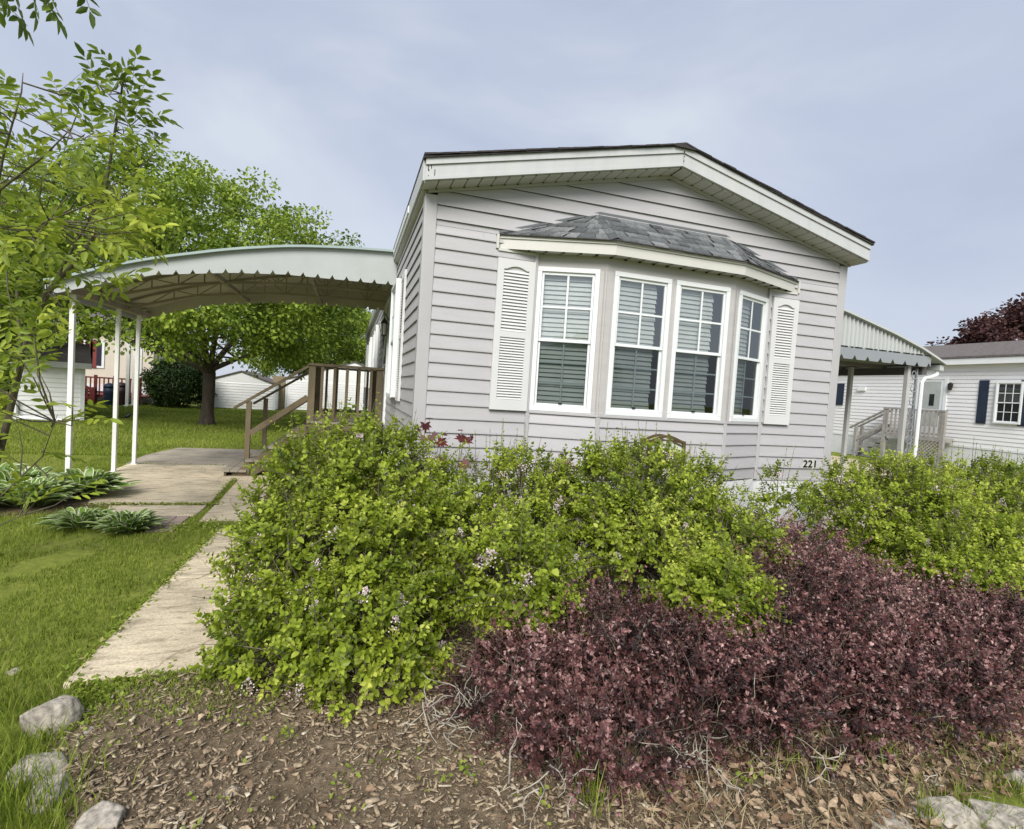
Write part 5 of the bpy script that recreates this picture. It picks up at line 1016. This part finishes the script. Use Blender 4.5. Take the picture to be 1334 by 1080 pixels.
# wood chips and dead leaves
n = 52000; x = rng.uniform(-1.95,3.2,n); y = -3.55+2.6*rng.random(n)**1.2; k = (bed_inside(x,y) > -.06+.10*rng.random(n)); x, y = x[k], y[k]; n = len(x)
pn = np.stack([x,y,0*x],-1); k = rng.random(n) < np.clip(.7+.5*wob(pn,2.6,8),.3,1); x, y = x[k], y[k]; n = len(x)
big = rng.random(n)**3.2; L = .009+.042*big; Wd = .003+.012*rng.random(n)*(.4+big); T = .0015+.004*rng.random(n); a = rng.uniform(0,PI,n); el = rng.normal(0,.16,n); ro_ = rng.normal(0,.45,n)
d = np.stack([np.cos(a)*np.cos(el),np.sin(a)*np.cos(el),np.sin(el)],-1); s = unit(np.stack([-np.sin(a),np.cos(a),np.tan(ro_)*.8],-1)); nn = np.cross(d,s)
c = np.stack([x,y,bed_z(x,y)+.004+.012*rng.random(n)],-1); tp = rng.uniform(.35,1,n)
cs = []
for sz in (-1,1):
    for (u_,w_) in ((-1,-1),(1,-1),(1,1),(-1,1)): cs.append(c+d*(u_*L/2)[:,None]+s*(w_*Wd/2*np.where(u_>0,tp,1))[:,None]+nn*(sz*T/2)[:,None])
v = np.stack(cs,1).reshape(-1,3); i = np.arange(n)[:,None]*8; q = np.concatenate([i+np.array([f]) for f in ([4,5,6,7],[0,1,5,4],[1,2,6,5],[2,3,7,6],[3,0,4,7])],0)
kind(npmesh('wood_chips', v, q, 'chip', None, np.repeat(np.clip(.25+.5*big+rng.normal(0,.22,n),0,1),8)), 'stuff')
n = 90000; x = rng.uniform(-1.95,4.6,n); y = -3.6+2.4*rng.random(n)**1.1; k = bed_inside(x,y) > -.08; x, y = x[k], y[k]; n = len(x); a = rng.uniform(0,2*PI,n)      # fine shredded debris
d = unit(np.stack([np.cos(a),np.sin(a),rng.normal(0,.35,n)],-1)); L_ = .005+.022*rng.random(n)**2; v, q = leaves(np.stack([x,y,bed_z(x,y)+.003+.008*rng.random(n)],-1), d, unit(V3(0,0,1)+rng.normal(size=(n,3))*.5), L_, .0015+.2*L_*rng.random(n), .2, .0, .4)
kind(npmesh('bark_debris', v, q, 'chip', None, np.repeat(np.clip(rng.normal(.38,.28,n),0,1),6)), 'stuff')
n = 3600; x = np.concatenate([rng.uniform(.55,4.4,3400), rng.uniform(-1.2,.8,200)]); y = np.concatenate([rng.uniform(-3.5,-2.5,3400), rng.uniform(-3.4,-2.0,200)]); k = bed_inside(x,y) > -.1; x, y = x[k], y[k]; n = len(x); a = rng.uniform(0,2*PI,n)
d = unit(np.stack([np.cos(a),np.sin(a),rng.normal(0,.3,n)],-1)); v, q = leaves(np.stack([x,y,np.maximum(bed_z(x,y),0)+.012+.02*rng.random(n)],-1), d, unit(V3(0,0,1)+rng.normal(size=(n,3))*.5), rng.uniform(.018,.062,n)*(1-.3*(x<.5)), rng.uniform(.010,.032,n), .5, -.25, .45)
kind(npmesh('leaf_litter', v, q, 'deadleaf', None, np.repeat(rng.random(n),6)), 'stuff')
# ------------------------------------------------------------------ sky and light
SUN_EL, SUN_AZ = math.radians(41), math.radians(206)      # azimuth clockwise from +Y
sd = V3(math.sin(SUN_AZ)*math.cos(SUN_EL), math.cos(SUN_AZ)*math.cos(SUN_EL), math.sin(SUN_EL))
wd = bpy.data.worlds.new('World'); SC.world = wd; wd.use_nodes = True; nt = wd.node_tree; nt.nodes.clear(); nd, ln = nt.nodes, nt.links
o = N(nd,'ShaderNodeOutputWorld'); bg = N(nd,'ShaderNodeBackground', Strength=.1); sk = N(nd,'ShaderNodeTexSky', sky_type='NISHITA'); sk.sun_disc = False; sk.sun_elevation = SUN_EL; sk.sun_rotation = SUN_AZ; sk.air_density = 1.; sk.dust_density = 2.
tc = N(nd,'ShaderNodeTexCoord'); mp_ = N(nd,'ShaderNodeMapping', Scale=(1,1,2.2)); ln.new(tc.outputs['Generated'], mp_.inputs[0])
n1 = N(nd,'ShaderNodeTexNoise', Scale=1.7, Detail=5., Roughness=.5, Distortion=.5); ln.new(mp_.outputs[0], n1.inputs['Vector'])
cl = ramp(nd, [(.30,(3.1,3.5,4.6)), (.50,(3.75,4.15,5.1)), (.68,(4.75,5.1,5.7))]); ln.new(n1.outputs['Fac'], cl.inputs[0])
sx_ = N(nd,'ShaderNodeSeparateXYZ'); ln.new(tc.outputs['Generated'], sx_.inputs[0]); hr = N(nd,'ShaderNodeMapRange'); ln.new(sx_.outputs['Z'], hr.inputs['Value']); hr.inputs['From Min'].default_value = 0; hr.inputs['From Max'].default_value = .42; hr.inputs['To Min'].default_value = .75; hr.inputs['To Max'].default_value = 0
hm = N(nd,'ShaderNodeMix', data_type='RGBA'); ln.new(hr.outputs[0], hm.inputs[0]); ln.new(cl.outputs[0], hm.inputs[6]); hm.inputs[7].default_value = (4.6,4.95,5.6,1)
dt = N(nd,'ShaderNodeVectorMath', operation='DOT_PRODUCT'); ln.new(tc.outputs['Generated'], dt.inputs[0]); dt.inputs[1].default_value = tuple(sd)
mr = N(nd,'ShaderNodeMapRange'); ln.new(dt.outputs['Value'], mr.inputs['Value']); mr.inputs['From Min'].default_value = .25; mr.inputs['From Max'].default_value = 1.; mr.inputs['To Min'].default_value = 1.; mr.inputs['To Max'].default_value = 1.25
sc2 = N(nd,'ShaderNodeVectorMath', operation='SCALE'); ln.new(hm.outputs[2], sc2.inputs[0]); ln.new(mr.outputs[0], sc2.inputs['Scale'])
mx = N(nd,'ShaderNodeMix', data_type='RGBA'); mx.inputs[0].default_value = .90; ln.new(sk.outputs[0], mx.inputs[6]); ln.new(sc2.outputs[0], mx.inputs[7]); ln.new(mx.outputs[2], bg.inputs[0]); ln.new(bg.outputs[0], o.inputs[0])
sl = bpy.data.lights.new('sun','SUN'); sl.energy = 3.2; sl.angle = math.radians(34); sl.color = (1,.96,.885); so = bpy.data.objects.new('sun', sl); COL.objects.link(so); so.rotation_euler = Vector(-sd).to_track_quat('-Z','Y').to_euler(); so.location = tuple(sd*30)
SC.view_settings.view_transform = 'Standard'; SC.view_settings.look = 'None'; SC.view_settings.gamma = 1; SC.view_settings.exposure = .60
SC.cycles.max_bounces = 6; SC.cycles.transparent_max_bounces = 12
